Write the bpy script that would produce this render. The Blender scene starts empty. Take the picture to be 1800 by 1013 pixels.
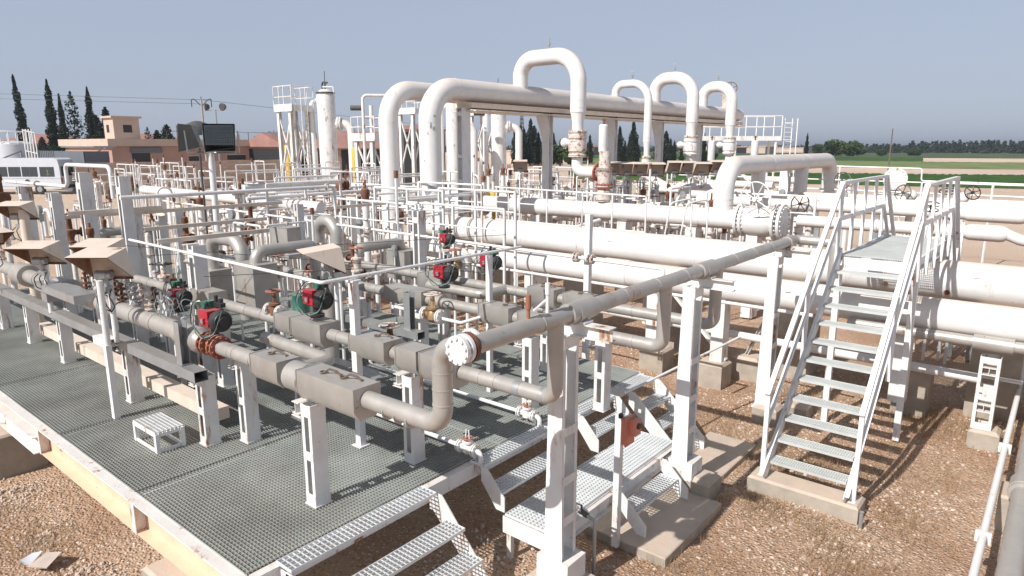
import bpy, math, random
from mathutils import Vector, Matrix
random.seed(7)
S=bpy.context.scene
C=S.collection
R_=math.radians
# ------------------------------------------------------------------ camera, sky, sun, exposure
cam=bpy.data.cameras.new('camera'); camo=bpy.data.objects.new('camera',cam); C.objects.link(camo)
cam.sensor_width=36; cam.lens=36*1186.4/1800; cam.clip_start=0.1; cam.clip_end=20000
CAMH=4.5; YAW=39.44; PIT=11.877
camo.location=(0,0,CAMH); camo.rotation_euler=(R_(90-PIT),0,R_(YAW))
S.camera=camo
SUNV=Vector((-.15,-1.12,1.0)).normalized()
w=bpy.data.worlds.new('World'); S.world=w; w.use_nodes=True
nt=w.node_tree; nt.nodes.clear()
sky=nt.nodes.new('ShaderNodeTexSky'); sky.sky_type='NISHITA'; sky.sun_disc=False
sky.sun_elevation=math.asin(SUNV.z); sky.sun_rotation=math.atan2(SUNV.x,SUNV.y)
sky.altitude=0; sky.air_density=1.0; sky.dust_density=1.0; sky.ozone_density=1.5
hs=nt.nodes.new('ShaderNodeHueSaturation'); hs.inputs['Saturation'].default_value=.6; hs.inputs['Value'].default_value=.85
bg=nt.nodes.new('ShaderNodeBackground'); bg.inputs[1].default_value=.097
ow=nt.nodes.new('ShaderNodeOutputWorld')
tint=nt.nodes.new('ShaderNodeMix'); tint.data_type='RGBA'; tint.inputs[0].default_value=.72; tint.inputs[7].default_value=(3.95,4.6,6.0,1)   # dusty air evens the sky out
wc=nt.nodes.new('ShaderNodeTexCoord'); ws=nt.nodes.new('ShaderNodeSeparateXYZ'); wm=nt.nodes.new('ShaderNodeMapRange'); wm.interpolation_type='SMOOTHSTEP'   # the dust layer is thick near the horizon, thin overhead
wm.inputs[1].default_value=.22; wm.inputs[2].default_value=.75; wm.inputs[3].default_value=.72; wm.inputs[4].default_value=.04
nt.links.new(wc.outputs['Generated'],ws.inputs[0]); nt.links.new(ws.outputs[2],wm.inputs[0]); nt.links.new(wm.outputs[0],tint.inputs[0])
nt.links.new(sky.outputs[0],hs.inputs['Color']); nt.links.new(hs.outputs[0],tint.inputs[6]); nt.links.new(tint.outputs[2],bg.inputs[0]); nt.links.new(bg.outputs[0],ow.inputs[0])
sun=bpy.data.lights.new('sun','SUN'); sun.energy=4.6; sun.angle=R_(.55); sun.color=(1,.965,.92)
suno=bpy.data.objects.new('sun',sun); C.objects.link(suno); suno.rotation_euler=SUNV.to_track_quat('Z','Y').to_euler()
S.view_settings.view_transform='Standard'; S.view_settings.look='None'; S.view_settings.gamma=1; S.view_settings.exposure=.22
S.render.engine='CYCLES'; S.cycles.max_bounces=6; S.render.resolution_x=1024; S.render.resolution_y=576

# ------------------------------------------------------------------ materials
MATS={}
def mat(name,color,rough=.5,metal=0.,var=.12,scale=3.,dust=0.,dustcol=(.62,.46,.33),rust=0.,rustcol=(.16,.055,.025),bump=0.,bscale=40.,streak=True,spec=.5,under=0.,rscale=2.6):
    m=bpy.data.materials.new(name); m.use_nodes=True; n=m.node_tree; N=n.nodes; L=n.links
    b=N['Principled BSDF']; b.inputs['Roughness'].default_value=rough; b.inputs['Metallic'].default_value=metal
    b.inputs['Specular IOR Level'].default_value=spec
    tc=N.new('ShaderNodeTexCoord'); geo=N.new('ShaderNodeNewGeometry')
    def noise(sc,det=5,co=None,ro=.6):
        x=N.new('ShaderNodeTexNoise'); x.inputs['Scale'].default_value=sc; x.inputs['Detail'].default_value=det; x.inputs['Roughness'].default_value=ro
        L.new(co or geo.outputs['Position'],x.inputs['Vector']); return x.outputs['Fac']
    def ramp(v,a,b_,lo=0,hi=1):
        r=N.new('ShaderNodeMapRange'); r.inputs[1].default_value=a; r.inputs[2].default_value=b_; r.inputs[3].default_value=lo; r.inputs[4].default_value=hi
        L.new(v,r.inputs[0]); return r.outputs[0]
    def mix(f,a,b2):
        x=N.new('ShaderNodeMix'); x.data_type='RGBA'
        if isinstance(f,float): x.inputs[0].default_value=f
        else: L.new(f,x.inputs[0])
        for i,c in ((6,a),(7,b2)):
            if isinstance(c,tuple): x.inputs[i].default_value=(*c,1)
            else: L.new(c,x.inputs[i])
        return x.outputs[2]
    def mul(a,b2):
        x=N.new('ShaderNodeMath'); x.operation='MULTIPLY'; L.new(a,x.inputs[0])
        if isinstance(b2,float): x.inputs[1].default_value=b2
        else: L.new(b2,x.inputs[1])
        return x.outputs[0]
    dk=tuple(c*(1-var) for c in color); lt=tuple(min(1,c*(1+var*.6)) for c in color)
    col=mix(ramp(noise(scale),.3,.7),dk,lt)
    if dust>0:
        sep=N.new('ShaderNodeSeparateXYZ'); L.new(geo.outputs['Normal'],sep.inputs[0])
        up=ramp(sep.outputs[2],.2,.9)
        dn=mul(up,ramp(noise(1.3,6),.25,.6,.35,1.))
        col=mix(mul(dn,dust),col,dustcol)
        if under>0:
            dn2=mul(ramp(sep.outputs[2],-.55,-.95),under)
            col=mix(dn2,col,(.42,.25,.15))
    if rust>0:
        mp=N.new('ShaderNodeMapping'); mp.inputs['Scale'].default_value=(1,1,.28 if streak else 1); L.new(geo.outputs['Position'],mp.inputs[0])
        r1=noise(rscale,8,mp.outputs[0],.72)
        t=.72-.28*rust
        k=ramp(r1,t,t+.06)
        col=mix(k,col,rustcol)
        k2=mul(ramp(r1,t-.05,t+.02),.35)
        col=mix(k2,col,(.45,.24,.12))
        fine=ramp(noise(rscale*6,6),.68-.05*rust,.72)
        col=mix(mul(fine,.7),col,rustcol)
    L.new(col,b.inputs['Base Color'])
    L.new(ramp(noise(9),.3,.7,max(.05,rough-.1),min(1,rough+.12)),b.inputs['Roughness'])
    if bump>0:
        bn=N.new('ShaderNodeBump'); bn.inputs['Strength'].default_value=bump; bn.inputs['Distance'].default_value=.01
        L.new(noise(bscale,6),bn.inputs['Height']); L.new(bn.outputs[0],b.inputs['Normal'])
    MATS[name]=m; return m
WHITE=mat('white_paint',(.77,.77,.765),.42,dust=.3,rust=.30,var=.08,bump=.08,bscale=25,dustcol=(.70,.62,.54),rscale=3.2)
WHITEB=mat('white_paint_worn',(.74,.735,.72),.5,dust=.45,rust=.45,var=.12,bump=.12,dustcol=(.66,.55,.46),rscale=3.5)
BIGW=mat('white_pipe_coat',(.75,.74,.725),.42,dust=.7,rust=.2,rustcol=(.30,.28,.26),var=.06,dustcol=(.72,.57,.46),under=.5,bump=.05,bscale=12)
CLAD=mat('insulation_cladding',(.45,.43,.40),.42,metal=.35,dust=.45,dustcol=(.52,.45,.38),rust=.25,var=.14,bump=.15,bscale=18)
GALV=mat('galvanised_steel',(.42,.44,.45),.4,metal=.55,dust=.45,dustcol=(.5,.42,.34),var=.15,rust=.2)
GRATE=mat('grating_steel',(.37,.395,.375),.55,metal=.3,dust=.35,dustcol=(.52,.46,.39),var=.35,scale=1.1)
TREADM=mat('tread_steel',(.72,.75,.76),.45,metal=.15,var=.1,dust=.15)
PEACH=mat('hood_cream_paint',(.72,.62,.52),.55,dust=.5,dustcol=(.70,.56,.45),rust=.3,var=.1)
RUST=mat('rusty_steel',(.17,.07,.04),.8,rust=.5,rustcol=(.07,.03,.02),var=.4,scale=12,dust=.2,dustcol=(.42,.27,.18),bump=.5)
RUSTW=mat('rust_and_paint',(.66,.60,.55),.6,rust=.66,rustcol=(.17,.065,.04),var=.2,scale=8,streak=False,rscale=9,dust=.4)
PEACHB=mat('dusty_peach_paint',(.78,.55,.40),.6,dust=.3,dustcol=(.80,.56,.40),rust=.2)
TREADG=mat('tread_grating_grey',(.64,.67,.66),.45,metal=.3,var=.12,dust=.2)
LINING=mat('rust_stained_lining',(.32,.19,.13),.7,var=.3,scale=7,rust=.9,rustcol=(.16,.06,.035))
RUSTP=mat('faded_red_paint',(.32,.08,.06),.6,var=.25,scale=8,dust=.5,rust=.6)
RED=mat('red_enamel',(.42,.022,.04),.42,var=.35,scale=16,dust=.5,dustcol=(.50,.22,.2),rust=.2)
GREEN=mat('green_plastic',(.025,.14,.10),.45,var=.3,scale=9,dust=.5,dustcol=(.3,.3,.24))
BLACK=mat('black_rubber',(.025,.025,.028),.5,var=.2,dust=.25,dustcol=(.2,.17,.14))
DGREY=mat('dark_grey_metal',(.085,.085,.082),.45,metal=.2,var=.15,dust=.25,dustcol=(.25,.23,.2))
YEL=mat('yellow_paint',(.62,.42,.06),.5,var=.15,rust=.5)
BRASS=mat('brass_fitting',(.45,.33,.18),.45,metal=.5,var=.3,scale=20,rust=.5)
SALMON=mat('salmon_enamel',(.62,.22,.15),.5,var=.15,dust=.3,rust=.3,scale=8)
CONC=mat('concrete',(.40,.35,.29),.85,var=.22,scale=4,dust=.65,dustcol=(.66,.51,.40),bump=.5,bscale=30)
BLOCKW=mat('block_wall',(.52,.37,.29),.9,var=.2,scale=1.2,bump=.4,bscale=8)
HOUSEM=mat('house_render',(.42,.27,.22),.85,var=.1,scale=.6)
TRIMM=mat('parapet_render',(.56,.44,.36),.85,var=.1,scale=.5)
ROOFT=mat('red_roof_tile',(.36,.19,.16),.8,var=.2,scale=.5)
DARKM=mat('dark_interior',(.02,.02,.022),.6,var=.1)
GLASSM=mat('dark_glass',(.035,.05,.06),.12,var=.1,spec=.8)
BUSW=mat('bus_white_paint',(.60,.63,.68),.3,var=.05,dust=.2,dustcol=(.6,.55,.48))
SHEET=mat('grey_sheet_wall',(.13,.145,.17),.6,var=.1,scale=.6)
TREEM=mat('cypress_foliage',(.024,.036,.022),.9,var=.5,scale=.8,spec=.1)
TREEL=mat('broadleaf_foliage',(.055,.085,.03),.9,var=.4,scale=.5,spec=.1)
TREEF=mat('far_grove_foliage',(.035,.05,.036),.95,var=.4,scale=.1,spec=.05)
BARK=mat('bark',(.12,.09,.06),.9,var=.3)
CARD=mat('weathered_board',(.50,.42,.36),.9,var=.15,scale=6)
GRASSM=mat('dry_grass',(.36,.25,.15),.95,var=.35,scale=3,spec=.1)
STONEM=mat('pale_stone',(.62,.51,.42),.9,var=.45,scale=14,spec=.2)
WOOD=mat('old_timber',(.16,.12,.09),.9,var=.3,scale=10)

def ground_material():
    m=bpy.data.materials.new('gravel_ground'); m.use_nodes=True; n=m.node_tree; N=n.nodes; L=n.links
    b=N['Principled BSDF']; b.inputs['Roughness'].default_value=.95; b.inputs['Specular IOR Level'].default_value=.15
    geo=N.new('ShaderNodeNewGeometry')
    def vor(sc,f='F1'):
        v=N.new('ShaderNodeTexVoronoi'); v.feature=f; v.inputs['Scale'].default_value=sc; L.new(geo.outputs['Position'],v.inputs['Vector']); return v
    def noi(sc,d=6,r=.6):
        v=N.new('ShaderNodeTexNoise'); v.inputs['Scale'].default_value=sc; v.inputs['Detail'].default_value=d; v.inputs['Roughness'].default_value=r; L.new(geo.outputs['Position'],v.inputs['Vector']); return v.outputs['Fac']
    def mr(v,a,c,lo=0,hi=1):
        r=N.new('ShaderNodeMapRange'); r.inputs[1].default_value=a; r.inputs[2].default_value=c; r.inputs[3].default_value=lo; r.inputs[4].default_value=hi; L.new(v,r.inputs[0]); return r.outputs[0]
    def mix(f,a,c,bt='MIX'):
        x=N.new('ShaderNodeMix'); x.data_type='RGBA'; x.blend_type=bt
        if isinstance(f,float): x.inputs[0].default_value=f
        else: L.new(f,x.inputs[0])
        for i,q in ((6,a),(7,c)):
            if isinstance(q,tuple): x.inputs[i].default_value=(*q,1)
            else: L.new(q,x.inputs[i])
        return x.outputs[2]
    v=vor(26); sepc=N.new('ShaderNodeSeparateColor'); L.new(v.outputs['Color'],sepc.inputs[0])
    cr=N.new('ShaderNodeValToRGB'); L.new(sepc.outputs[0],cr.inputs[0])
    e=cr.color_ramp.elements; e[0].color=(.32,.175,.105,1); e[1].color=(.88,.78,.66,1)
    for p,c in ((.25,(.49,.33,.225,1)),(.55,(.66,.48,.355,1)),(.82,(.76,.62,.50,1))):
        q=e.new(p); q.color=c
    dirt=mix(mr(noi(2.2),.35,.65),(.47,.30,.20),(.60,.42,.295))
    peb=mix(mr(v.outputs['Distance'],.25,.55),cr.outputs[0],dirt)
    patch=mr(noi(.55,8,.65),.45,.58)
    near=mix(patch,peb,mix(.5,peb,(.34,.185,.105)))
    dry=mr(noi(.9,9,.7),.55,.68)
    near=mix(dry,near,mix(.6,near,(.36,.22,.12)))
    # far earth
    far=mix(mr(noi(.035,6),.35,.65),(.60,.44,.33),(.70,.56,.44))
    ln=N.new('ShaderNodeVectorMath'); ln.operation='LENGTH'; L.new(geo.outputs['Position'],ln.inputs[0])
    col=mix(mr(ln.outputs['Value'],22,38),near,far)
    L.new(col,b.inputs['Base Color'])
    bn=N.new('ShaderNodeBump'); bn.inputs['Strength'].default_value=.9; bn.inputs['Distance'].default_value=.03
    inv=mr(v.outputs['Distance'],0,.6,1,0); ad=N.new('ShaderNodeMath'); ad.operation='ADD'; L.new(inv,ad.inputs[0]); L.new(mr(noi(6,8,.7),.2,.8,0,1.6),ad.inputs[1])
    L.new(ad.outputs[0],bn.inputs['Height']); L.new(bn.outputs[0],b.inputs['Normal'])
    return m
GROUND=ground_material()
def field_mat(name,a,b_,sc):
    m=mat(name,a,.95,var=.3,scale=sc,spec=.05); return m
CROP=field_mat('crop_green',(.055,.11,.03),0,.35)
CROPL=field_mat('crop_light_green',(.19,.23,.10),0,.12)
CROPM=field_mat('crop_mid_green',(.09,.12,.06),0,.08)

def brick_mat():
    m=bpy.data.materials.new('concrete_block_courses'); m.use_nodes=True; N=m.node_tree.nodes; L=m.node_tree.links
    b=N['Principled BSDF']; b.inputs['Roughness'].default_value=.9
    tc=N.new('ShaderNodeTexCoord'); mp=N.new('ShaderNodeMapping'); mp.inputs['Rotation'].default_value=(R_(90),0,0); L.new(tc.outputs['Object'],mp.inputs[0])
    br=N.new('ShaderNodeTexBrick'); br.inputs['Scale'].default_value=1.; br.inputs['Brick Width'].default_value=.6; br.inputs['Row Height'].default_value=.3; br.inputs['Mortar Size'].default_value=.018
    br.inputs['Color1'].default_value=(.54,.42,.34,1); br.inputs['Color2'].default_value=(.43,.32,.26,1); br.inputs['Mortar'].default_value=(.34,.26,.21,1)
    L.new(mp.outputs[0],br.inputs['Vector']); L.new(br.outputs[0],b.inputs['Base Color']); return m
BRICK=brick_mat()

# ------------------------------------------------------------------ geometry collector
def V(*a): return Vector(a) if len(a)>1 else Vector(a[0])
def frame(ax,up=None):
    ax=V(ax).normalized()
    u=V(up) if up is not None else (Vector((0,0,1)) if abs(ax.z)<.95 else Vector((1,0,0)))
    x=u.cross(ax)
    if x.length<1e-6: x=Vector((1,0,0)).cross(ax)
    x.normalize(); y=ax.cross(x).normalized(); return x,y,ax
class MB:
    def __init__(s): s.v=[];s.f=[];s.s=[]
    def add(s,vs,fs,sm=False):
        o=len(s.v); s.v+= [tuple(p) for p in vs]; s.f+=[tuple(i+o for i in f) for f in fs]; s.s+=[sm]*len(fs); return s
    def box(s,a,b):
        (x0,y0,z0),(x1,y1,z1)=a,b
        return s.add([(x0,y0,z0),(x1,y0,z0),(x1,y1,z0),(x0,y1,z0),(x0,y0,z1),(x1,y0,z1),(x1,y1,z1),(x0,y1,z1)],
              [(0,3,2,1),(4,5,6,7),(0,1,5,4),(1,2,6,5),(2,3,7,6),(3,0,4,7)])
    def cb(s,c,d): return s.box((c[0]-d[0]/2,c[1]-d[1]/2,c[2]-d[2]/2),(c[0]+d[0]/2,c[1]+d[1]/2,c[2]+d[2]/2))
    def beam(s,p,q,wd,h,up=None):
        p=V(p);q=V(q); x,y,a=frame(q-p,up)
        vs=[]
        for c in (p,q):
            for i,j in ((-1,-1),(1,-1),(1,1),(-1,1)): vs.append(c+x*i*wd/2+y*j*h/2)
        return s.add(vs,[(3,2,1,0),(4,5,6,7),(0,1,5,4),(1,2,6,5),(2,3,7,6),(3,0,4,7)])
    def ibeam(s,p,q,wd,h,t=.012,up=None):
        p=V(p);q=V(q); x,y,a=frame(q-p,up)
        s.beam(p+y*(h/2-t/2),q+y*(h/2-t/2),wd,t,up); s.beam(p-y*(h/2-t/2),q-y*(h/2-t/2),wd,t,up); s.beam(p,q,t*.8,h-2*t,up); return s
    def chan(s,p,q,wd,h,t=.008,up=None,side=1):
        p=V(p);q=V(q); x,y,a=frame(q-p,up)
        s.beam(p+y*(h/2-t/2),q+y*(h/2-t/2),wd,t,up); s.beam(p-y*(h/2-t/2),q-y*(h/2-t/2),wd,t,up)
        s.beam(p-x*side*(wd/2-t/2),q-x*side*(wd/2-t/2),t,h-2*t,up); return s
    def rings(s,cs,n,cap=True,sm=True):
        # cs: list of (center,x,y,r)
        vs=[]
        for c,x,y,r in cs:
            for k in range(n):
                t=2*math.pi*k/n; vs.append(c+x*(r*math.cos(t))+y*(r*math.sin(t)))
        fs=[]
        for i in range(len(cs)-1):
            for k in range(n):
                k2=(k+1)%n; fs.append((i*n+k,i*n+k2,(i+1)*n+k2,(i+1)*n+k))
        s.add(vs,fs,sm)
        if cap:
            o=len(s.v)-len(vs)
            s.f.append(tuple(o+k for k in reversed(range(n)))); s.s.append(False)
            e=o+(len(cs)-1)*n; s.f.append(tuple(e+k for k in range(n))); s.s.append(False)
        return s
    def cyl(s,p,q,r,r2=None,n=18,cap=True):
        p=V(p);q=V(q); x,y,a=frame(q-p); return s.rings([(p,x,y,r),(q,x,y,r if r2 is None else r2)],n,cap)
    def lathe(s,p,ax,prof,n=20):
        p=V(p); x,y,a=frame(ax); return s.rings([(p+a*t,x,y,max(r,.0005)) for t,r in prof],n)
    def tube(s,pts,r,bend=None,n=18,seg=7,cap=True):
        pts=[V(p) for p in pts]; path=[pts[0]]
        for i in range(1,len(pts)-1):
            a,b,c=pts[i-1],pts[i],pts[i+1]; d1=(a-b); d2=(c-b); l=min(d1.length,d2.length)*.49
            d1.normalize(); d2.normalize(); ang=d1.angle(d2)
            if ang>3.1: continue
            R=(bend if bend else 1.6*r*2); T=min(R/math.tan(ang/2),l); Re=T*math.tan(ang/2)
            p0=b+d1*T; cen=b+(d1+d2).normalized()*(Re/math.sin(ang/2)); v0=p0-cen; v1=(b+d2*T)-cen
            om=v0.angle(v1); 
            for k in range(seg+1):
                t=k/seg; path.append(cen+(v0*math.sin((1-t)*om)+v1*math.sin(t*om))/math.sin(om))
        path.append(pts[-1])
        P=[path[0]]
        for q in path[1:]:
            if (q-P[-1]).length>1e-5: P.append(q)
        x,y,a=frame(P[1]-P[0]); cs=[]
        for i,q in enumerate(P):
            if i==0: t=(P[1]-P[0]).normalized()
            elif i==len(P)-1: t=(P[-1]-P[-2]).normalized()
            else: t=((P[i+1]-q).normalized()+(q-P[i-1]).normalized()).normalized()
            x=(x-t*x.dot(t)).normalized(); y=t.cross(x)
            cs.append((q,x.copy(),y.copy(),r))
        return s.rings(cs,n,cap)
    def torus(s,c,ax,R,r,n=28,m=8,a0=0,a1=2*math.pi):
        c=V(c); x,y,a=frame(ax); full=abs(a1-a0-2*math.pi)<1e-6; vs=[];fs=[]; k_=n if full else n+1
        for i in range(k_):
            t=a0+(a1-a0)*i/n; d=x*math.cos(t)+y*math.sin(t)
            for j in range(m):
                u=2*math.pi*j/m; vs.append(c+d*(R+r*math.cos(u))+a*(r*math.sin(u)))
        for i in range(n):
            i2=(i+1)%k_
            for j in range(m): fs.append((i*m+j,i2*m+j,i2*m+(j+1)%m,i*m+(j+1)%m))
        return s.add(vs,fs,True)
    def wheel(s,c,ax,R,r=.012,sp=5,hub=.03):
        c=V(c); x,y,a=frame(ax); s.torus(c,ax,R,r); s.cyl(c-a*hub,c+a*hub,hub,n=10)
        for k in range(sp):
            t=2*math.pi*k/sp+.3; s.cyl(c,c+(x*math.cos(t)+y*math.sin(t))*R,r*.8,n=6,cap=False)
        return s
    def flange(s,c,ax,R,t=.03,bolts=8,br=None,n=26):
        c=V(c); x,y,a=frame(ax); s.cyl(c-a*t/2,c+a*t/2,R,n=n)
        br=br or R*.1
        for k in range(bolts):
            u=2*math.pi*(k+.5)/bolts; q=c+(x*math.cos(u)+y*math.sin(u))*R*.83; s.cyl(q-a*(t/2+br*1.1),q+a*(t/2+br*1.1),br,n=6)
        return s
    def ball(s,c,r,n=14,m=9,sc=(1,1,1)):
        c=V(c); cs=[]
        vs=[];fs=[]
        for i in range(m+1):
            p=math.pi*i/m
            for k in range(n):
                t=2*math.pi*k/n; vs.append(c+Vector((r*sc[0]*math.sin(p)*math.cos(t),r*sc[1]*math.sin(p)*math.sin(t),r*sc[2]*math.cos(p))))
        for i in range(m):
            for k in range(n): fs.append((i*n+k,(i+1)*n+k,(i+1)*n+(k+1)%n,i*n+(k+1)%n))
        return s.add(vs,fs,True)
    def prism(s,poly,ax,t0,t1,o=(0,0,0)):
        # poly in the two axes other than ax, in cyclic order
        n=len(poly); vs=[]
        for t in (t0,t1):
            for (u,v) in poly:
                p={'x':(t,u,v),'y':(u,t,v),'z':(u,v,t)}[ax]; vs.append((p[0]+o[0],p[1]+o[1],p[2]+o[2]))
        fs=[tuple(reversed(range(n))),tuple(range(n,2*n))]+[(i,(i+1)%n,n+(i+1)%n,n+i) for i in range(n)]
        return s.add(vs,fs)
    def obj(s,name,mt,off=(0,0,0)):
        me=bpy.data.meshes.new(name); me.from_pydata([(a-off[0],b-off[1],c-off[2]) for a,b,c in s.v],[],s.f)
        me.polygons.foreach_set('use_smooth',s.s); me.materials.append(mt); me.update(); me.set_sharp_from_angle(angle=R_(40))
        o=bpy.data.objects.new(name,me); C.objects.link(o); return o
OFF={}
SPLIT={'insulation_box','saddle_sleeve','insulation_collar','weld_seam','cladding_band','cladding_seam','latch','band','legs','props','down_leg','saddle_posts','flange','clamp','joist','bare_patch','bracket','white_flange','hand_hoops','hoops','lamp_head','lagbox','clip','flange_pair','tubing','fitting'}
def pieces(mb):
    n=len(mb.v); par=list(range(n))
    def fd(a):
        while par[a]!=a: par[a]=par[par[a]]; a=par[a]
        return a
    for f in mb.f:
        r0=fd(f[0])
        for i in f[1:]:
            r1=fd(i)
            if r1!=r0: par[r1]=r0
    g={}
    for i in range(n): g.setdefault(fd(i),[]).append(i)
    gs=[[set(v),[min(mb.v[i][k] for i in v)-.012 for k in range(3)],[max(mb.v[i][k] for i in v)+.012 for k in range(3)]] for v in g.values()]
    ch=True
    while ch:
        ch=False
        for a in range(len(gs)):
            b=a+1
            while b<len(gs):
                if all(gs[a][1][k]<=gs[b][2][k] and gs[b][1][k]<=gs[a][2][k] for k in range(3)):
                    gs[a][0]|=gs[b][0]; gs[a][1]=[min(p,q) for p,q in zip(gs[a][1],gs[b][1])]; gs[a][2]=[max(p,q) for p,q in zip(gs[a][2],gs[b][2])]; gs.pop(b); ch=True
                else: b+=1
    out=[]
    for st_,_,_ in gs:
        ids=sorted(st_); mp={v:i for i,v in enumerate(ids)}; m=MB(); m.v=[mb.v[i] for i in ids]
        for f,sm in zip(mb.f,mb.s):
            if f[0] in mp: m.f.append(tuple(mp[i] for i in f)); m.s.append(sm)
        out.append(m)
    return out
def P(name,mb,mt,parent,label=None,kind=None,whole=False):
    if name in SPLIT and not whole:
        ps=pieces(mb)
        if len(ps)>1:
            for q in ps: o=P(name,q,mt,parent,label,kind,True)
            return o
    off=OFF[parent.name]; o=mb.obj(name,mt,off); o.parent=parent; OFF[o.name]=off
    if label: o['label']=label
    if kind: o['kind']=kind
    return o
def T(name,label,cat,loc,group=None):
    o=bpy.data.objects.new(name,None); C.objects.link(o); o.location=loc; o.empty_display_size=.2
    o['label']=label; o['category']=cat
    if group: o['group']=group
    OFF[o.name]=tuple(loc); return o
def One(name,mb,mt,label,cat,group=None,kind=None):
    xs=[p[0] for p in mb.v]; ys=[p[1] for p in mb.v]; z=min(p[2] for p in mb.v)
    off=((min(xs)+max(xs))/2,(min(ys)+max(ys))/2,z); o=mb.obj(name,mt,off); o.location=off
    if label: o['label']=label; o['category']=cat
    if group: o['group']=group
    if kind: o['kind']=kind
    OFF[o.name]=off; return o
def Struct(name,mb,mt,kind='structure'):
    o=mb.obj(name,mt); o['kind']=kind; return o
def dup(root,loc,label=None,group=None,rz=None):
    r=root.copy(); C.objects.link(r); r.location=loc
    if rz is not None: r.rotation_euler.z=rz
    if label: r['label']=label
    if group: r['group']=group
    for ch in list(root.children):
        c=ch.copy(); C.objects.link(c); c.parent=r
        for g in ch.children:
            d=g.copy(); C.objects.link(d); d.parent=c
    return r
cyw,syw=math.cos(R_(YAW)),math.sin(R_(YAW))
def far(px,D,z=0.):                     # a place on the plain: bearing as seen from the stair, distance in metres
    lat=(px-900)/1186.4*D*.9786
    return Vector((-syw*D+cyw*lat, cyw*D+syw*lat, z))

# ================================================================== SETTING
def sheet(name,pts,z,mt,n=1):
    m=MB(); m.add([(x,y,z) for x,y in pts],[tuple(range(len(pts)))]); return Struct(name,m,mt)
g=MB(); 
xs=[-6000,-2500,-1000,-400,-150,-60,-25]+[-22+i*1.0 for i in range(28)]+[10,30,100,400,1500,4000]
ys=[-3000,-500,-100,-20]+[-4+i*1.0 for i in range(26)]+[30,60,150,400,1000,3000,8000]
def gh(x,y):
    return .035*math.sin(x*1.7+y*.6)+.03*math.sin(y*2.1-x*.8)-.03 if (-23<x<6 and -5<y<22) else -.03
g.add([(x,y,gh(x,y)) for y in ys for x in xs],[(j*len(xs)+i,j*len(xs)+i+1,(j+1)*len(xs)+i+1,(j+1)*len(xs)+i) for j in range(len(ys)-1) for i in range(len(xs)-1)],True)
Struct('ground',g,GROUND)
def strip(name,near,farr,mt,z,rough=0.,nx=2,ny=2):
    # near / far: ((px,D),(px,D)) bearings and distances of the two ends
    a,b=[far(*q) for q in near]; c,d=[far(*q) for q in farr]; m=MB()
    vs=[];fs=[]
    for j in range(ny+1):
        for i in range(nx+1):
            t=i/nx;u=j/ny; p=(a*(1-t)+b*t)*(1-u)+(c*(1-t)+d*t)*u
            edge=(j in(0,ny)) 
            vs.append((p.x,p.y,z+(0 if edge else rough*(.55+.45*random.random()))))
    for j in range(ny):
        for i in range(nx): k=j*(nx+1)+i; fs.append((k,k+1,k+nx+2,k+nx+1))
    m.add(vs,fs,False); return Struct(name,m,mt)
# fields out to the right
strip('crop_field',((1000,97),(2300,64)),((1000,118),(2300,93)),CROP,.02,.45,420,26)
strip('grass_field',((1000,176),(2300,118)),((1000,260),(2300,160)),CROPL,.03,.25,200,10)
strip('crop_field',((1000,265),(1625,200)),((1000,330),(1625,260)),CROP,.05,.4,160,6)
strip('grass_field',((900,330),(2300,225)),((900,640),(2300,420)),CROPM,.04,.3,120,6)
strip('dirt_track',((900,128),(2300,97)),((900,134),(2300,101)),CARD,.02)

# ------------------------------------------------------------------ gravel stones and dry grass near the camera (uncountable)
st=MB()
def stone(x,y,r):
    a=random.random()*6.28; o=len(st.v); h=r*random.uniform(.45,.8); n=5
    b=[(x+r*random.uniform(.7,1.2)*math.cos(a+k*6.283/n),y+r*random.uniform(.6,1.1)*math.sin(a+k*6.283/n),-.005+gh(x,y)*.9) for k in range(n)]
    t=[(x+(px-x)*.55,y+(py-y)*.55,gh(x,y)+h) for px,py,_ in b]
    st.add(b+t,[tuple(range(n,2*n))]+[(k,(k+1)%n,n+(k+1)%n,n+k) for k in range(n)])
for _ in range(17000):
    y=random.uniform(.8,15) ; x=random.uniform(-5.5,.6) if random.random()<.6 else random.uniform(-12,-5)
    if x<-5 and y>2.2 and y<9.6: continue
    stone(x,y,random.choice((.010,.013,.016,.02,.026))*random.uniform(.7,1.2))
for _ in range(3500): stone(random.uniform(-10.5,-4.6),random.uniform(.6,2.4),random.choice((.012,.016,.02,.03)))
Struct('gravel_stones',st,STONEM,'stuff')
gr=MB()
patches=[(-1.9,8.0,.9),(-1.2,7.4,.8),(-2.6,8.1,.5),(-2.9,9.4,.7),(-3.9,9.5,.7),(-1.2,10.5,.9),(-1.5,12.5,1.2),(-.6,12.6,.8),(-8.8,2.0,.5),(-6.6,1.7,.5),(-9.8,1.7,.6),(-4.3,3.9,.5),(-3.4,4.9,.5),(-2.7,6.2,.7),(-2.4,5.2,.5),(-4.2,10.2,1.0),(-6,10.6,1.2),(-3.3,12.4,1.0),(-7.7,1.5,.5),(-1.0,8.8,.6),(-2.2,9.8,.9)]
for (cx,cy,rad) in patches:
    for _ in range(int(900*rad)):
        x=random.gauss(cx,rad*.5); y=random.gauss(cy,rad*.5); z=gh(x,y)-.01
        if -2.85<x<-1.4 and 8.3<y<8.95: continue
        for _k in range(2):
            a=random.random()*6.28; h=random.uniform(.04,.17); l=random.uniform(.01,.07); ww=.0026
            dx,dy=math.cos(a),math.sin(a)
            gr.add([(x-dy*ww,y+dx*ww,z),(x+dy*ww,y-dx*ww,z),(x+dx*l,y+dy*l,z+h)],[(0,1,2)])
Struct('dry_grass_tufts',gr,GRASSM,'stuff')

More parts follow.
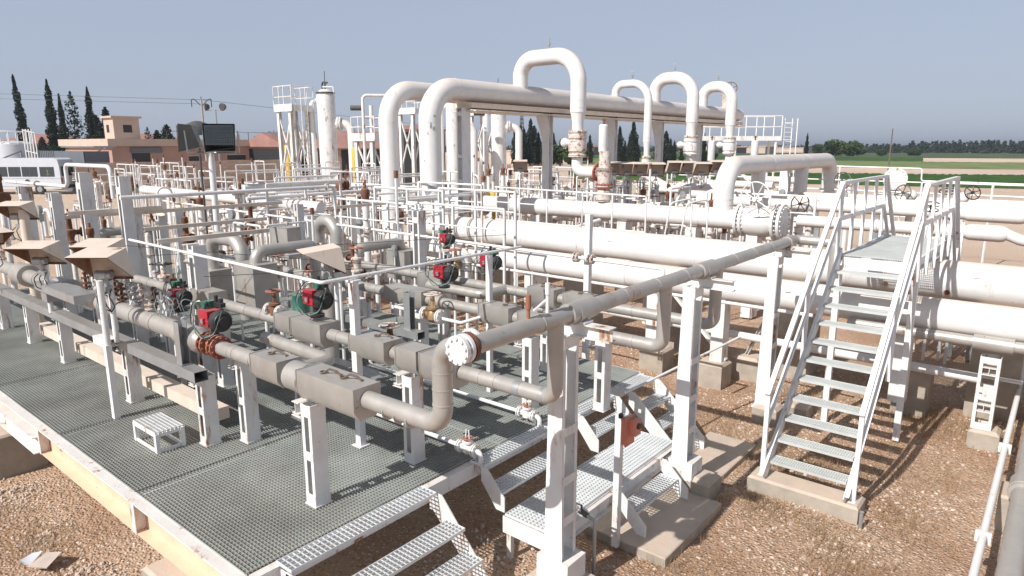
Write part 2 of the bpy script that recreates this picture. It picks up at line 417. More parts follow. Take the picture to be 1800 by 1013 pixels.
# ================================================================== RAISED GRATING DECK
ZD=1.0
def grating(m,x0,x1,y0,y1,z,along='x',p=.036,c=.052,h=.028,t=.005):
    # bearing bars along one axis, cross rods along the other
    if along=='x':
        k=int((y1-y0)/p)
        for i in range(k+1): y=y0+(y1-y0)*i/k; m.box((x0,y-t/2,z-h),(x1,y+t/2,z))
        k=int((x1-x0)/c)
        for i in range(k+1): x=x0+(x1-x0)*i/k; m.box((x-t*.6,y0,z-.012),(x+t*.6,y1,z-.0015))
    else:
        k=int((x1-x0)/p)
        for i in range(k+1): x=x0+(x1-x0)*i/k; m.box((x-t/2,y0,z-h),(x+t/2,y1,z))
        k=int((y1-y0)/c)
        for i in range(k+1): y=y0+(y1-y0)*i/k; m.box((x0,y-t*.6,z-.012),(x1,y+t*.6,z-.0015))
deck=T('grating_platform','long grey steel grating platform on white edge beams under the lagged manifold','platform',(-11,5.8,0))
X0,X1,Y0,Y1=-20.0,-4.93,2.47,9.15
for i,(a,b) in enumerate(((-20,-15.55),(-15.5,-12.05),(-12,-9.35),(-9.3,-7.1),(-7.05,-4.93))):
    for (c,d) in ((Y0,5.72),(5.76,Y1)):
        m=MB(); grating(m,a,b,c,d,ZD+(.002 if i%2 else 0)); P('grating_panel',m,GRATE,deck)
m=MB(); m.box((X0,Y0-.11,ZD-.030),(X1+.02,Y0+.01,ZD-.014)); P('edge_top_flange',m,WHITEB,deck)
m=MB(); m.box((X0,Y0-.0,ZD-.35),(X1+.02,Y0+.012,ZD-.03)); m.box((X0,Y0-.11,ZD-.352),(X1+.02,Y0+.012,ZD-.338))
P('edge_web',m,PEACHB,deck)
m=MB()
for x in (-9.75,-6.9,-12.6,-15):
    m=MB(); m.box((x-.006,Y0-.105,ZD-.335),(x+.006,Y0-.005,ZD-.035)); m.box((x-.05,Y0-.118,ZD-.35),(x+.05,Y0-.112,ZD-.02)); P('edge_stiffener',m,WHITEB,deck)
m=MB(); m.chan((X1+.05,Y0-.1,ZD-.115),(X1+.05,Y1+.05,ZD-.115),.09,.17,.01,side=1); P('edge_beam',m,WHITEB,deck)
m=MB(); m.chan((X0,Y1+.05,ZD-.115),(X1,Y1+.05,ZD-.115),.09,.17,.01); P('edge_beam',m,WHITEB,deck)
m=MB()
for y in (3.9,5.74,7.4): m.ibeam((X0,y,ZD-.13),(X1,y,ZD-.13),.1,.19)
for x in (-18,-15.5,-12,-9.33,-7.08): m.ibeam((x,Y0,ZD-.14),(x,Y1,ZD-.14),.1,.18)
P('joist_frame',m,WHITEB,deck)
m=MB(); m.ibeam((-11.6,1.3,.77),(-11.6,2.4,.77),.12,.2); m.ibeam((-12.6,2.36,.77),(-9.75,2.36,.77),.14,.22)
P('outrigger_beam',m,WHITEB,deck)
def block(name,x0,x1,y0,y1,z1,label,ch=.03,z0=-.15,group=None,cat='concrete block',mt=CONC):
    m=MB(); m.box((x0,y0,z0),(x1,y1,z1-ch))
    m.add([(x0,y0,z1-ch),(x1,y0,z1-ch),(x1,y1,z1-ch),(x0,y1,z1-ch),(x0+ch,y0+ch,z1),(x1-ch,y0+ch,z1),(x1-ch,y1-ch,z1),(x0+ch,y1-ch,z1)],[(4,5,6,7),(0,1,5,4),(1,2,6,5),(2,3,7,6),(3,0,4,7)])
    return One(name,m,mt,label,cat,group)
block('concrete_footing',-11.95,-10.85,2.0,2.7,.62,'large shaded concrete footing under the far left corner beam of the grating platform')
block('concrete_footing',-6.25,-5.75,2.15,2.65,.66,'small concrete footing under the front corner of the grating platform at the bottom edge')

def ladder_post(m,x,y,z0,z1,wx=.16,wy=.17,face='y',bat=None,taper=1.):
    # two channels joined by batten plates; the battens face -y (face='y') or +x (face='x')
    t=.010; fl=.045
    for s in (-1,1):
        if face=='y':
            m.add([(x+s*wx/2,y-wy/2,z0),(x+s*(wx/2-t),y-wy/2,z0),(x+s*(wx/2-t),y+wy/2,z0),(x+s*wx/2,y+wy/2,z0),
                   (x+s*wx/2,y-wy/2*taper,z1),(x+s*(wx/2-t),y-wy/2*taper,z1),(x+s*(wx/2-t),y+wy/2*taper,z1),(x+s*wx/2,y+wy/2*taper,z1)],[(0,1,2,3)[::-1 if s>0 else 1],(4,5,6,7),(0,4,5,1),(1,5,6,2),(2,6,7,3),(3,7,4,0)])
            for q in (-1,1): m.box((min(x+s*wx/2,x+s*(wx/2-fl))+ (t if s<0 else 0),y+q*(wy/2-.004)-.004,z0),(max(x+s*wx/2,x+s*(wx/2-fl))-(t if s>0 else 0),y+q*(wy/2-.004)+.004,z1))
        else:
            m.add([(x-wx/2,y+s*wy/2,z0),(x-wx/2,y+s*(wy/2-t),z0),(x+wx/2,y+s*(wy/2-t),z0),(x+wx/2,y+s*wy/2,z0),
                   (x-wx/2*taper,y+s*wy/2,z1),(x-wx/2*taper,y+s*(wy/2-t),z1),(x+wx/2*taper,y+s*(wy/2-t),z1),(x+wx/2*taper,y+s*wy/2,z1)],[(3,2,1,0),(4,5,6,7),(0,4,5,1),(1,5,6,2),(2,6,7,3),(3,7,4,0)])
            for q in (-1,1): m.beam((x+q*(wx/2-.004),y+s*(wy/2-fl/2-t/2),z0),(x+q*(wx/2*taper-.004),y+s*(wy/2-fl/2-t/2),z1),.008,fl-t,up=(0,1,0))
    H_=z1-z0; bat=bat or [.06,.5,.94]
    for b in bat:
        zz=z0+H_*b; hh=.09 if .1<b<.9 else .12; lo=max(z0,zz-hh/2); hi=min(z1,zz+hh/2)
        k=1+(taper-1)*b
        if face=='y':
            for q in (-1,1): m.box((x-wx/2+.004,y+q*(wy/2+.001)*k-.003,lo),(x+wx/2-.004,y+q*(wy/2+.001)*k+.005,hi))
        else:
            for q in (-1,1): m.box((x+q*(wx/2+.003)*k-.004,y-wy/2+.004,lo),(x+q*(wx/2+.003)*k+.004,y+wy/2-.004,hi))
    return m
def support(name,x,y,z0,z1,label,group=None,wx=.16,wy=.17,face='y',bracket=True,bat=None,mt=None,bside=-1,taper=1.,cat='support post'):
    r=T(name,label,cat,(x,y,z0),group)
    m=MB(); ladder_post(m,x,y,z0,z1,wx,wy,face,bat,taper); P('post',m,mt or WHITEB,r)
    m=MB(); m.box((x-wx*.58,y-wy*.58,z0),(x+wx*.58,y+wy*.58,z0+.012)); P('base_plate',m,mt or WHITEB,r)
    if bracket:
        m=MB(); xx=x+bside*(wx/2+.065)
        m.ibeam((xx,y-wy/2-.02,z1-.06),(xx,y+wy/2+.02,z1-.06),.11,.12,.008); m.box((xx-.07,y-wy/2-.02,z1-.15),(xx+.07,y+wy/2+.02,z1-.142)); P('bracket',m,mt or WHITEB,r)
    return r

# ================================================================== STEP FLIGHTS
def tread(parent,x0,x1,y0,y1,z,along='y',mt=None,p=.046,c=.05,nose=0,h=.03,deep=0):
    m=MB(); grating(m,x0,x1,y0,y1,z,along,p,c,h,.0065)
    for k in range(deep): yy=y0+(y1-y0)*(k+.5)/deep; m.box((x0,yy-.002,z-h+.002),(x1,yy+.002,z-.004))
    e=.005
    for (a,b) in (((x0-e,y0-e,z-h),(x0,y1+e,z+.003)),((x1,y0-e,z-h),(x1+e,y1+e,z+.003)),((x0,y0-e,z-h),(x1,y0,z+.003)),((x0,y1,z-h),(x1,y1+e,z+.003))): m.box(a,b)
    P('tread',m,mt or TREADM,parent)
# front flight
f=T('step_flight','wide flight of white grating steps going down from the front corner of the deck','steps',(-4.4,3.4,0))
tread(f,-4.88,-4.66,2.74,4.43,ZD)
for i,x in enumerate((-4.50,-4.26,-4.02)): tread(f,x,x+.24,2.74,4.43,ZD-.25*(i+1))
for y in (2.715,4.455):
    m=MB(); m.beam((-4.78,y,ZD-.13),(-4.64,y,ZD-.13),.012,.2); m.add([(-4.7,y-.006,ZD-.02),(-4.6,y-.006,ZD-.02),(-3.7,y-.006,.02),(-3.95,y-.006,.02),(-4.72,y-.006,ZD-.24),(-4.7,y+.006,ZD-.02),(-4.6,y+.006,ZD-.02),(-3.7,y+.006,.02),(-3.95,y+.006,.02),(-4.72,y+.006,ZD-.24)],[(0,1,2,3,4),(9,8,7,6,5),(0,5,6,1),(1,6,7,2),(2,7,8,3),(3,8,9,4),(4,9,5,0)])
    P('stringer',m,WHITEB,f)
# middle landing with two one-step flights above and one below
def stringer(m,x0,z0,x1,z1,y,d=.17):
    m.add([(x0,y-.006,z0),(x0+.09,y-.006,z0),(x1,y-.006,z1+d),(x1,y-.006,z1),(x1-.12,y-.006,z1),(x0,y-.006,z0-d)]+[(x0,y+.006,z0),(x0+.09,y+.006,z0),(x1,y+.006,z1+d),(x1,y+.006,z1),(x1-.12,y+.006,z1),(x0,y+.006,z0-d)],
      [(0,1,2,3,4,5),(11,10,9,8,7,6)]+[(i,i+6,(i+1)%6+6,(i+1)%6) for i in range(6)])
f=T('access_landing','white grating landing with short step flights beside the tall pipe columns','landing',(-4.05,6.6,0))
tread(f,-4.34,-3.76,5.17,8.05,.55,'x',p=.046,c=.05)
m=MB()
for (a,b) in (((-3.75,5.15,.33),(-3.74,8.07,.525)),((-4.36,5.15,.33),(-4.35,8.07,.525)),((-4.36,5.14,.33),(-3.74,5.15,.525)),((-4.36,8.07,.33),(-3.74,8.08,.525))): m.box(a,b)
m.box((-3.74,5.15,.50),(-3.69,8.07,.508)); m.box((-3.74,5.15,.33),(-3.69,8.07,.338)); P('landing_frame',m,WHITEB,f)
for x,y in ((-3.8,5.2),(-4.3,5.2),(-3.8,8.0),(-4.3,8.0)): m=MB(); m.box((x-.03,y-.03,0),(x+.03,y+.03,.33)); P('leg',m,WHITEB,f)
for (a,b) in ((5.2,6.5),(7.12,8.0)):
    tread(f,-4.88,-4.68,a,b,ZD); tread(f,-4.64,-4.40,a,b,ZD-.23)
    for y in (a-.025,b+.025): m=MB(); stringer(m,-4.7,ZD-.01,-4.36,.55,y); P('stringer',m,WHITEB,f)
tread(f,-3.66,-3.42,6.45,7.5,.32)
for y in (6.42,7.53): m=MB(); stringer(m,-3.69,.52,-3.28,.07,y,.14); P('stringer',m,WHITEB,f)
f=T('step_flight','small flight of grating steps at the far right corner of the deck beyond the landing','steps',(-4.4,8.8,0))
tread(f,-4.88,-4.62,8.35,9.05,ZD)
for i,x in enumerate((-4.56,-4.32,-4.08)): tread(f,x,x+.23,8.35,9.05,ZD-.24*(i+1))
for y in (8.32,9.08): m=MB(); stringer(m,-4.62,ZD-.01,-3.75,.05,y,.2); P('stringer',m,WHITEB,f)
block('concrete_pad',-3.95,-2.92,6.2,7.75,.06,'flat dusty concrete pad at the foot of the single step below the landing',.01,cat='concrete pad')
block('concrete_pad',-3.95,-3.2,8.3,9.75,.06,'flat concrete slab behind the second tall column',.01,cat='concrete pad')

# ================================================================== CROSSOVER STAIR OVER THE BIG PIPES
XL,XR=-2.64,-1.66; YS=8.57; GO=.24; RI=.221; ZP=2.85; YP0,YP1=11.27,14.35
cs_=T('crossover_stair','white steel crossover stair with grating treads climbing over the two big pipes','stair',(-2.15,11,0))
def sl(m,x,ya,za,yb,zb,wd,h): m.beam((x,ya,za),(x,yb,zb),wd,h)
for i in range(11):
    y=YS+GO*i; z=.42+RI*i
    tread(cs_,XL+.03,XR-.03,y,y+.215,z,'y',mt=TREADG,p=.03,c=.036,h=.035,deep=7)
SL=RI/GO
def zs(y): return .42+RI/GO*(y-YS)
for s in (1,-1):
    def Y(y): return y if s>0 else YP0+YP1-y
    for x,lab in ((XL,-1),(XR,1)):
        m=MB(); ya=YS-.14; m.beam((x,Y(ya),zs(ya)-.07),(x,Y(YP0+.06),zs(YP0+.06)-.09),.012,.17,up=(0,0,1)) ; m.beam((x+lab*.025,Y(ya),zs(ya)-.0),(x+lab*.025,Y(YP0+.06),zs(YP0+.06)-.02),.05,.01,up=(0,0,1)); P('stringer',m,WHITE,cs_)
        xo=x+lab*.07
        m=MB(); yb=YS-.02; m.box((xo-.028,min(Y(yb),Y(yb+.05)),.2),(xo+.028,max(Y(yb),Y(yb+.05)),zs(yb)+.90))
        ym=YS+1.35; m.box((xo-.028,min(Y(ym),Y(ym+.05)),zs(ym)-.28),(xo+.028,max(Y(ym),Y(ym+.05)),zs(ym)+.88))
        ya=YS-.03
        m.beam((xo,Y(ya),zs(ya)+.93),(xo,Y(YP0-.03),ZP+1.1),.062,.055,up=(0,0,1)); m.beam((xo,Y(ya+.05),zs(ya)+.52),(xo,Y(YP0-.03),ZP+.55),.05,.05,up=(0,0,1))
        m.box((xo-.04,min(Y(yb-.04),Y(yb+.1)),.2),(xo+.04,max(Y(yb-.04),Y(yb+.1)),.208))
        P('handrail',m,WHITE,cs_)
for i in range(8):
    y=YP1+.05+GO*i; tread(cs_,XL+.03,XR-.03,y,y+.215,ZP-RI*(i+1),'y',p=.03,c=.05,h=.035)
for x,lab in ((XL,-1),(XR,1)):
    xo=x+lab*.07; m=MB()
    for k in range(5):
        y=YP0+.02+(YP1-YP0-.04)*k/4; m.box((xo-.022,y-.035,ZP-.30),(xo+.022,y+.035,ZP+1.07))
    m.beam((xo,YP0-.05,ZP+1.1),(xo,YP1+.05,ZP+1.1),.075,.05); m.beam((xo,YP0,ZP+.55),(xo,YP1,ZP+.55),.03,.075); P('guard_rail',m,WHITE,cs_)
m=MB(); grating(m,XL+.02,XR-.02,YP0+.01,YP1,ZP,'y',.03,.04,.03,.005)
P('platform_grating',m,TREADG,cs_)
m=MB(); 
for x,sd in ((XL,1),(XR,-1)): m.chan((x,YP0,ZP-.11),(x,YP1,ZP-.11),.06,.2,.008,side=sd)
m.box((XL+.03,YP0-.006,ZP-.2),(XR-.03,YP0+.004,ZP-.035)); m.box((XL+.03,YP1,ZP-.2),(XR-.03,YP1+.01,ZP-.035)); P('platform_frame',m,WHITE,cs_)
for x in (XL-.04,XR+.04):
    for y in (11.42,):
        m=MB(); m.box((x-.05,y-.05,.1),(x+.05,y+.05,ZP-.2)) if y>12 else m.box((x-.045,y-.045,0.0),(x+.045,y+.045,ZP-.2)); P('leg',m,WHITE,cs_)
block('stair_footing',-2.85,-1.49,8.42,8.80,.2,'long concrete footing with a dusty top under the foot of the crossover stair',.03,cat='footing')
m=MB(); m.cyl((-1.44,8.36,0),(-1.44,8.36,.2),.022,n=12); m.cyl((-1.44,8.36,.2),(-1.44,8.36,.205),.028,n=12); One('pipe_stub',m,GALV,'short grey pipe stub standing at the corner of the stair footing','pipe stub')

# ================================================================== TWO BIG LINES UNDER THE STAIR AND THE TALL LOOP HEADERS
def weld(m,c,ax,r,t=.012): m.cyl(V(c)-V(ax).normalized()*t/2,V(c)+V(ax).normalized()*t/2,r+.004,n=32)
# nearer line
ylow,zlow,rlow=12.3,1.88,.256
r=T('big_pipe','nearer big white line, rising at its left end into the left tall bend','pipeline',(-8,12.3,zlow))
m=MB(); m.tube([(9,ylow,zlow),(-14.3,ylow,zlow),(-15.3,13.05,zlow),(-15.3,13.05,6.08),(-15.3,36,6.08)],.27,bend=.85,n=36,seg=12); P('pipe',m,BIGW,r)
m=MB(); [weld(m,(x,ylow,zlow),(1,0,0),.27,.02) for x in (-4.9,-1.95,-9.5,.3)]; weld(m,(-15.3,13.05,3.2),(0,0,1),.27); weld(m,(-15.3,13.05,5.15),(0,0,1),.27); P('weld_seam',m,WHITEB,r)
# farther line
yup,zup,rup=13.7,2.225,.343
r=T('big_pipe','farther and thicker of the two big white lines, with a tapered left end','pipeline',(-6,13.7,zup))
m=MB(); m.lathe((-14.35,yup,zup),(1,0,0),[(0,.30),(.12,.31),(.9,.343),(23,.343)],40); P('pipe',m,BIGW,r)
m=MB(); [weld(m,(x,yup,zup),(1,0,0),.345,.014) for x in (-11.7,-6.0,-1.35,-9)]; P('weld_seam',m,WHITEB,r)
m=MB(); m.cyl((-2.35,13.38,2.1),(-2.35,13.30,2.1),.035,n=8); m.lathe((-1.42,13.40,2.06),(0,-1,-.3),[(0,.05),(.02,.045),(.03,.01)],9); P('bare_patch',m,RUST,r)
r=T('header_drop','tall white header coming down in front, its bend beside the first steel column','header pipe',(-14.2,13.7,1))
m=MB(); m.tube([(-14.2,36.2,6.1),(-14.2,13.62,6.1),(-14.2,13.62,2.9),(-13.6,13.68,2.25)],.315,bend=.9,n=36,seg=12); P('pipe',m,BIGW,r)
m=MB()
for y in (14.6,18.9,21.2,25,29.3,33): weld(m,(-14.2,y,6.1),(0,1,0),.315,.02)
for z in (5.15,3.3): weld(m,(-14.2,13.62,z),(0,0,1),.315)
P('weld_seam',m,WHITEB,r)
m=MB(); m.box((-14.55,15,5.60),(-13.85,36,5.74)); m.box((-14.7,15,5.5),(-13.7,36,5.53)); P('support_beam',m,PEACH,r)
loops=[(17.7,-11.95,.245,1.28,7.23,4.95,'largest white loop, standing over the header nearest the camera'),
       (23.6,-12.75,.15,.8,6.85,4.1,'slim white loop, second from the left above the header'),
       (26.8,-12.45,.25,1.05,7.28,4.9,'third white loop from the left above the header'),
       (31.6,-12.75,.25,1.1,7.25,4.9,'rightmost white loop above the far end of the header')]
for i,(y,x1,rr,bd,zt,zb,lab) in enumerate(loops):
    r=T('loop_pipe',lab,'loop pipe',(x1,y,zb),'loop pipes rising from the tall header')
    m=MB(); m.tube([(-14.2,y,6.1),(-14.2,y,zt-.02),(x1,y,zt-.02),(x1,y,zb+.55)],rr,bend=bd,n=32,seg=14); P('pipe',m,BIGW,r)
    m=MB(); m.lathe((x1,y,zb+.6),(0,0,-1),[(0,rr),(.32,rr*.72),(.6,rr*.72)],30); P('reducer',m,BIGW,r)
    m=MB(); [weld(m,(x1,y,z),(0,0,1),rr,.02) for z in (zb+.7,zt-bd-.1)]; weld(m,(-14.2,y,zt-bd-.1),(0,0,1),rr,.02); P('weld_seam',m,WHITEB,r)
    m=MB(); xm=(-14.2+x1)/2; m.cyl((xm,y,zt+rr-.05),(xm,y,zt+rr+.28),.02,n=8); m.cyl((xm-.08,y,zt+rr+.28),(xm+.08,y,zt+rr+.28),.012,n=6); m.cyl((xm,y,zt+rr+.08),(xm,y,zt+rr+.14),.05,n=8); P('vent_valve',m,GALV,r)
    # valve under it
    v=T('flanged_valve','flanged white valve with rusty bolt rings under the '+('first and largest','slim second','third','last')[i]+' loop','valve',(x1,y,zb-.9),'valves under the loops')
    R=rr*1.18
    m=MB(); m.lathe((x1,y,zb-.1),(0,0,-1),[(0,R),(.12,R),(.13,R*.86),(.2,R*.95),(.5,R*.95),(.55,R*.8),(.62,R)],28); P('valve_body',m,RUSTW if i==0 else WHITEB,v)
    for z in (zb-.02,zb-.1): m=MB(); m.flange((x1,y,z),(0,0,1),R,.06,14,.022); P('flange',m,RUSTW,v)
    m=MB(); m.flange((x1,y,zb-.75),(0,0,1),R*.95,.05,14,.02); P('flange',m,RUSTW,v)
    m=MB(); m.cyl((x1-R*.7,y-.0,zb-.35),(x1-R*1.55,y-.0,zb-.35),.10,n=14); m.ball((x1-R*1.6,y,zb-.35),.15); P('side_gearbox',m,WHITEB,v)
# outlet under first loop
r=T('outlet_pipe','short white pipe bending from the first loop valve into the red-stained tee','pipe',(-11.5,17.7,3.6))
m=MB(); m.tube([(-11.95,17.7,4.2),(-11.95,17.7,3.72),(-11.15,17.7,3.72)],.17,bend=.3,n=24); P('pipe',m,BIGW,r)
v=T('flanged_valve','red-rusted tee valve standing on the white line below the first loop','valve',(-10.95,17.7,2.8))
m=MB(); m.lathe((-10.95,17.7,2.85),(0,0,1),[(0,.2),(.05,.2),(.06,.24),(.3,.24),(.36,.18),(.42,.18),(.45,.26),(.5,.26),(.52,.2),(.9,.22),(.95,.27),(1.0,.27),(1.02,.18),(1.5,.17)],26); P('valve_body',m,RUSTW,v)
for z in (3.28,3.36,3.83): m=MB(); m.flange((-10.95,17.7,z),(0,0,1),.27,.04,14,.018); P('flange',m,RUSTP,v)
m=MB(); m.flange((-11.2,17.7,3.72),(1,0,0),.27,.05,14,.018); P('flange',m,RUSTP,v)
# lines that leave the other loop valves
for k,(y,x1) in enumerate(((23.6,-12.75),(26.8,-12.45),(31.6,-12.75))):
    m=MB(); m.tube([(x1,y,4.1),(x1,y,3.4),(x1+.9,y,3.0),(x1+3.5,y,3.0)],.15,bend=.3,n=18); One('outlet_pipe',m,BIGW,'white pipe leading away from the '+('slim second','third','last')[k]+' loop valve','pipe')
# tall rack columns under the header
for k,y in enumerate((15.0,19.2,23.5,27.4,31.4)):
    wd=.42 if k else .40
    r=T('header_column',('tall white steel column','second tall white column','third tall white column','fourth tall white column','last tall white column')[k]+(' right of the nearest header bend' if k==0 else ' under the raised header, counted from the left'),'column',(-14.2,y,0),'columns under the raised header')
    m=MB()
    if k==0: ladder_post(m,-14.2,y,0,5.6,.24,.34,'y',[.05,.3,.5,.62,.75,.97],1)
    else:
        m.ibeam((-14.2,y,0),(-14.2,y,5.6),.28,.24,.025,up=(0,1,0)); m.add([(-14.45,y-.35,5.5),(-13.95,y-.35,5.5),(-14.0,y,4.6),(-14.4,y,4.6)],[(0,1,2,3)])
    P('column',m,WHITE,r)
    m=MB(); m.box((-14.5,y-.3,0),(-13.9,y+.3,.3)); P('plinth',m,CONC,r)
for k in range(7):
    x=(-12,-9,-6.7,-3.9,-.6,2,5)[k]
    block('pipe_plinth',x-.35,x+.35,13.35,14.1,1.6 if False else 1.87,'concrete plinth under the thicker big line, in a row behind it',.03,group='plinths under the thicker big line',cat='plinth')
for k,(x,y,z) in enumerate(((-6.25,12.35,.42),(-4.95,12.2,.42),(-4.55,13.0,.42),(-1.7,13.1,.75))):
    block('concrete_block',x-.27,x+.27,y-.25,y+.25,z,('square concrete block below the lower riser elbow','square concrete block with a diagonal brace behind the second column','third concrete block, half shaded, right of the brace','dark shaded concrete block under the big lines right of the stair')[k],.05)
for k,(x,y) in enumerate(((-3.45,10.95),(-3.1,11.35),(-.55,12.1))):
    block('concrete_block',x-.2,x+.2,y-.2,y+.2,.28,('pale concrete block left of the crossover stair','second pale concrete block behind the left stringer','concrete block under the ladder-shaped pipe support at right')[k],.05)
for k,(p,q) in enumerate((((-5.9,12.3,1.6),(-4.75,12.3,.44)),((-6.5,12.6,1.5),(-6.2,12.4,.4)),((-4.2,13,1.4),(-4.6,13,.42)))):
    m=MB(); m.chan(p,q,.1,.06,.008); One('diagonal_brace',m,WHITEB,('grey-white diagonal brace running down to the concrete block under the nearer big line','short steep brace beside the lower riser elbow','short brace over the half shaded block')[k],'brace')
r=T('line_supports','row of saddles holding the nearer big line','pipe saddle',(-6,12.3,1.5))
for x in (-9.5,-6.3,-4.9,-1.8,.9): m=MB(); m.box((x-.12,12.15,.35),(x+.12,12.45,1.66)) ; P('saddle',m,WHITEB,r)
m=MB(); m.box((-6.25,12.02,1.9),(-6.17,12.0,2.3)); 
r=T('saddle_plate','white wrap-around saddle plate on the nearer big line behind the pipe column','saddle plate',(-7.2,12.3,1.6))
m=MB(); m.cyl((-7.5,12.3,1.88),(-6.9,12.3,1.88),.285,n=36); P('band',m,BIGW,r)
# lower services by the big lines
r=T('white_service_pipe','mid-sized white pipe running along the ground behind the columns and under the stair','pipe',(-3,12.8,.84))
m=MB(); m.tube([(-9.5,12.8,.86),(-.75,12.8,.82)],.075,n=18); P('pipe',m,WHITE,r)
m=MB(); m.box((-9.5,12.95,.80),(-.2,13.1,.83)); P('cable_tray',m,WHITEB,r)
m=MB(); m.tube([(-13,11.0,1.9),(-2.9,11.0,1.88)],.03,n=10)
r=One('thin_service_pipe',m,WHITE,'thin white pipe running just in front of the nearer big line','pipe')
for k,x in enumerate((-8.9,-8.5,-8.1)): m=MB(); m.cyl((x,11.0,1.45),(x,11.0,1.93),.018,n=8); o=m.obj('stub',WHITE,OFF[r.name]); o.parent=r; OFF[o.name]=OFF[r.name]
r=T('lagged_line','grey lagged line on a ladder-shaped support running off to the right under the big lines','pipe',(-.5,12.0,1.6))
m=MB(); m.tube([(-2.6,12.0,1.62),(8,12.0,1.62)],.085,n=20); P('pipe',m,CLAD,r)
m=MB(); m.cyl((-.85,12.0,1.62),(-.35,12.0,1.62),.115,n=20); P('shoe_band',m,CLAD,r)
r=T('pipe_support','ladder-shaped white support with stacked brackets on a concrete block at right','support post',(-.6,12.05,.28))
m=MB(); ladder_post(m,-.6,12.05,.28,1.42,.26,.22,'y',[.04,.45,.55,.97]); P('post',m,WHITEB,r)
for z in (.62,1.2): m=MB(); m.ibeam((-.6,11.93,z),(-.6,12.2,z),.18,.12,.01); P('bracket',m,WHITEB,r)
# the two lines along the right edge
r=T('lagged_line','grey lagged line with a banded joint running away from the camera along the right edge','pipe',(.02,9,.6))
m=MB(); m.tube([(.02,3,.6),(.02,15.5,.6)],.105,n=26); P('pipe',m,CLAD,r)
m=MB(); m.cyl((.02,9.15,.6),(.02,9.5,.6),.14,n=26); m.cyl((.02,9.2,.6),(.02,9.23,.6),.15,n=26); P('joint_band',m,CLAD,r)
r=T('white_service_pipe','thin white pipe running beside the lagged line at the right edge','pipe',(-.24,9,.6))
m=MB(); m.tube([(-.24,3,.58),(-.24,13.5,.58),(-.24,13.6,1.3)],.038,n=16,bend=.1); P('pipe',m,WHITE,r)
m=MB(); [m.box((-.31,y,.50),(-.17,y+.03,.63)) for y in (7.9,10.6)]; P('clamp',m,WHITEB,r)
block('concrete_block',-.2,.35,9.4,9.9,.42,'concrete block under the lagged line at the right edge',.03)

# ================================================================== LAGGED MANIFOLD ON THE DECK
XH=-3.4; ZH=3.0
def lagbox(m,x0,x1,y,z,h=.165):
    e=h*.9; x0+=.03; x1-=.03
    m.prism([(y-e,z+e),(y-e,z-e*.45),(y-e*.6,z-e),(y+e*.6,z-e),(y+e,z-e*.45),(y+e,z+e)][::-1],'x',x0,x1)
    for x in (x0,x1): m.prism([(y-e-.006,z+e+.006),(y-e-.006,z-e*.45),(y-e*.6,z-e-.006),(y+e*.6,z-e-.006),(y+e+.006,z-e*.45),(y+e+.006,z+e+.006)][::-1],'x',x-.008,x+.008)
    return m
def latch(m,x,y,z):
    m.torus((x,y,z+.012),(0,0,1),.03,.008,n=12,m=6); m.tube([(x+.02,y,z+.015),(x+.07,y+.02,z+.05),(x+.15,y+.04,z+.04),(x+.2,y+.05,z+.01)],.011,n=6)
# --- row 1
r=T('lagged_pipe','nearest lagged manifold pipe with two insulation boxes and an upturned right end','lagged pipe',(-8,3.6,2.25),'lagged manifold pipes')
y,z=3.6,2.25
m=MB(); m.tube([(-7.25,y,z),(-3.68,y,z+.03),(-3.68,y,ZH-.06),(-3.42,3.60,ZH)],.083,bend=.17,n=28,seg=9); P('pipe',m,CLAD,r)
m=MB(); 
for zz in (2.47,2.6,2.74): m.cyl((-3.68,y,zz),(-3.68,y,zz+.008),.087,n=28)
for x in (-7.0,-4.2): m.cyl((x,y,z),(x+.008,y,z),.087,n=28)
P('cladding_seam',m,CLAD,r)
m=MB(); lagbox(m,-6.42,-5.86,y,z,.15); P('insulation_box',m,CLAD,r,'square insulation box, left of the pair')
m=MB(); lagbox(m,-5.56,-4.62,y,z-.005,.165); m.cyl((-5.80,y,z),(-5.56,y,z),.15,n=24); P('insulation_box',m,CLAD,r,'longer insulation box with a rounded collar')
m=MB(); latch(m,-6.2,y,z+.135); latch(m,-5.25,y-.03,z+.145); latch(m,-4.98,y,z+.145); P('latch',m,WOOD,r)
m=MB(); m.cyl((-8.0,y,z),(-7.72,y,z),.15,n=28); m.lathe((-7.72,y,z),(1,0,0),[(0,.15),(.05,.10),(.1,.09)],24); P('insulation_collar',m,CLAD,r)
m=MB(); 
for x in (-7.58,-7.50,-7.34,-7.26): m.flange((x,y,z),(1,0,0),.135,.025,10,.014)
m.cyl((-7.6,y,z),(-7.25,y,z),.075,n=20); P('rusty_valve_flanges',m,RUSTP,r)
m=MB(); m.tube([(-20,y,z+.02),(-8.2,y,z+.02)],.118,n=28); m.lathe((-8.3,y,z+.02),(1,0,0),[(0,.118),(.12,.15),(.2,.13),(.35,.10)],24); P('header_barrel',m,CLAD,r)
m=MB()
for x in (-8.9,-9.2,-9.5,-11.0,-11.3,-12.6,-14,-15.6,-11.9,-12.0,-13.4): m.cyl((x,y,z+.02),(x+.03,y,z+.02),.126,n=28)
P('cladding_band',m,CLAD,r)
m=MB(); m.cyl((-12.35,y,z+.02),(-11.95,y,z+.02),.19,n=24); m.cyl((-14.4,y,z+.02),(-13.9,y,z+.02),.19,n=24); P('insulation_collar',m,CLAD,r)
m=MB(); m.flange((-3.40,3.50,ZH),(0,1,0),.115,.035,10,.015); m.flange((-3.40,3.56,ZH),(0,1,0),.115,.03,10,.013); m.flange((-3.47,3.72,ZH-.0),(0,1,0),.11,.03,10,.013); P('white_flange',m,WHITE,r)
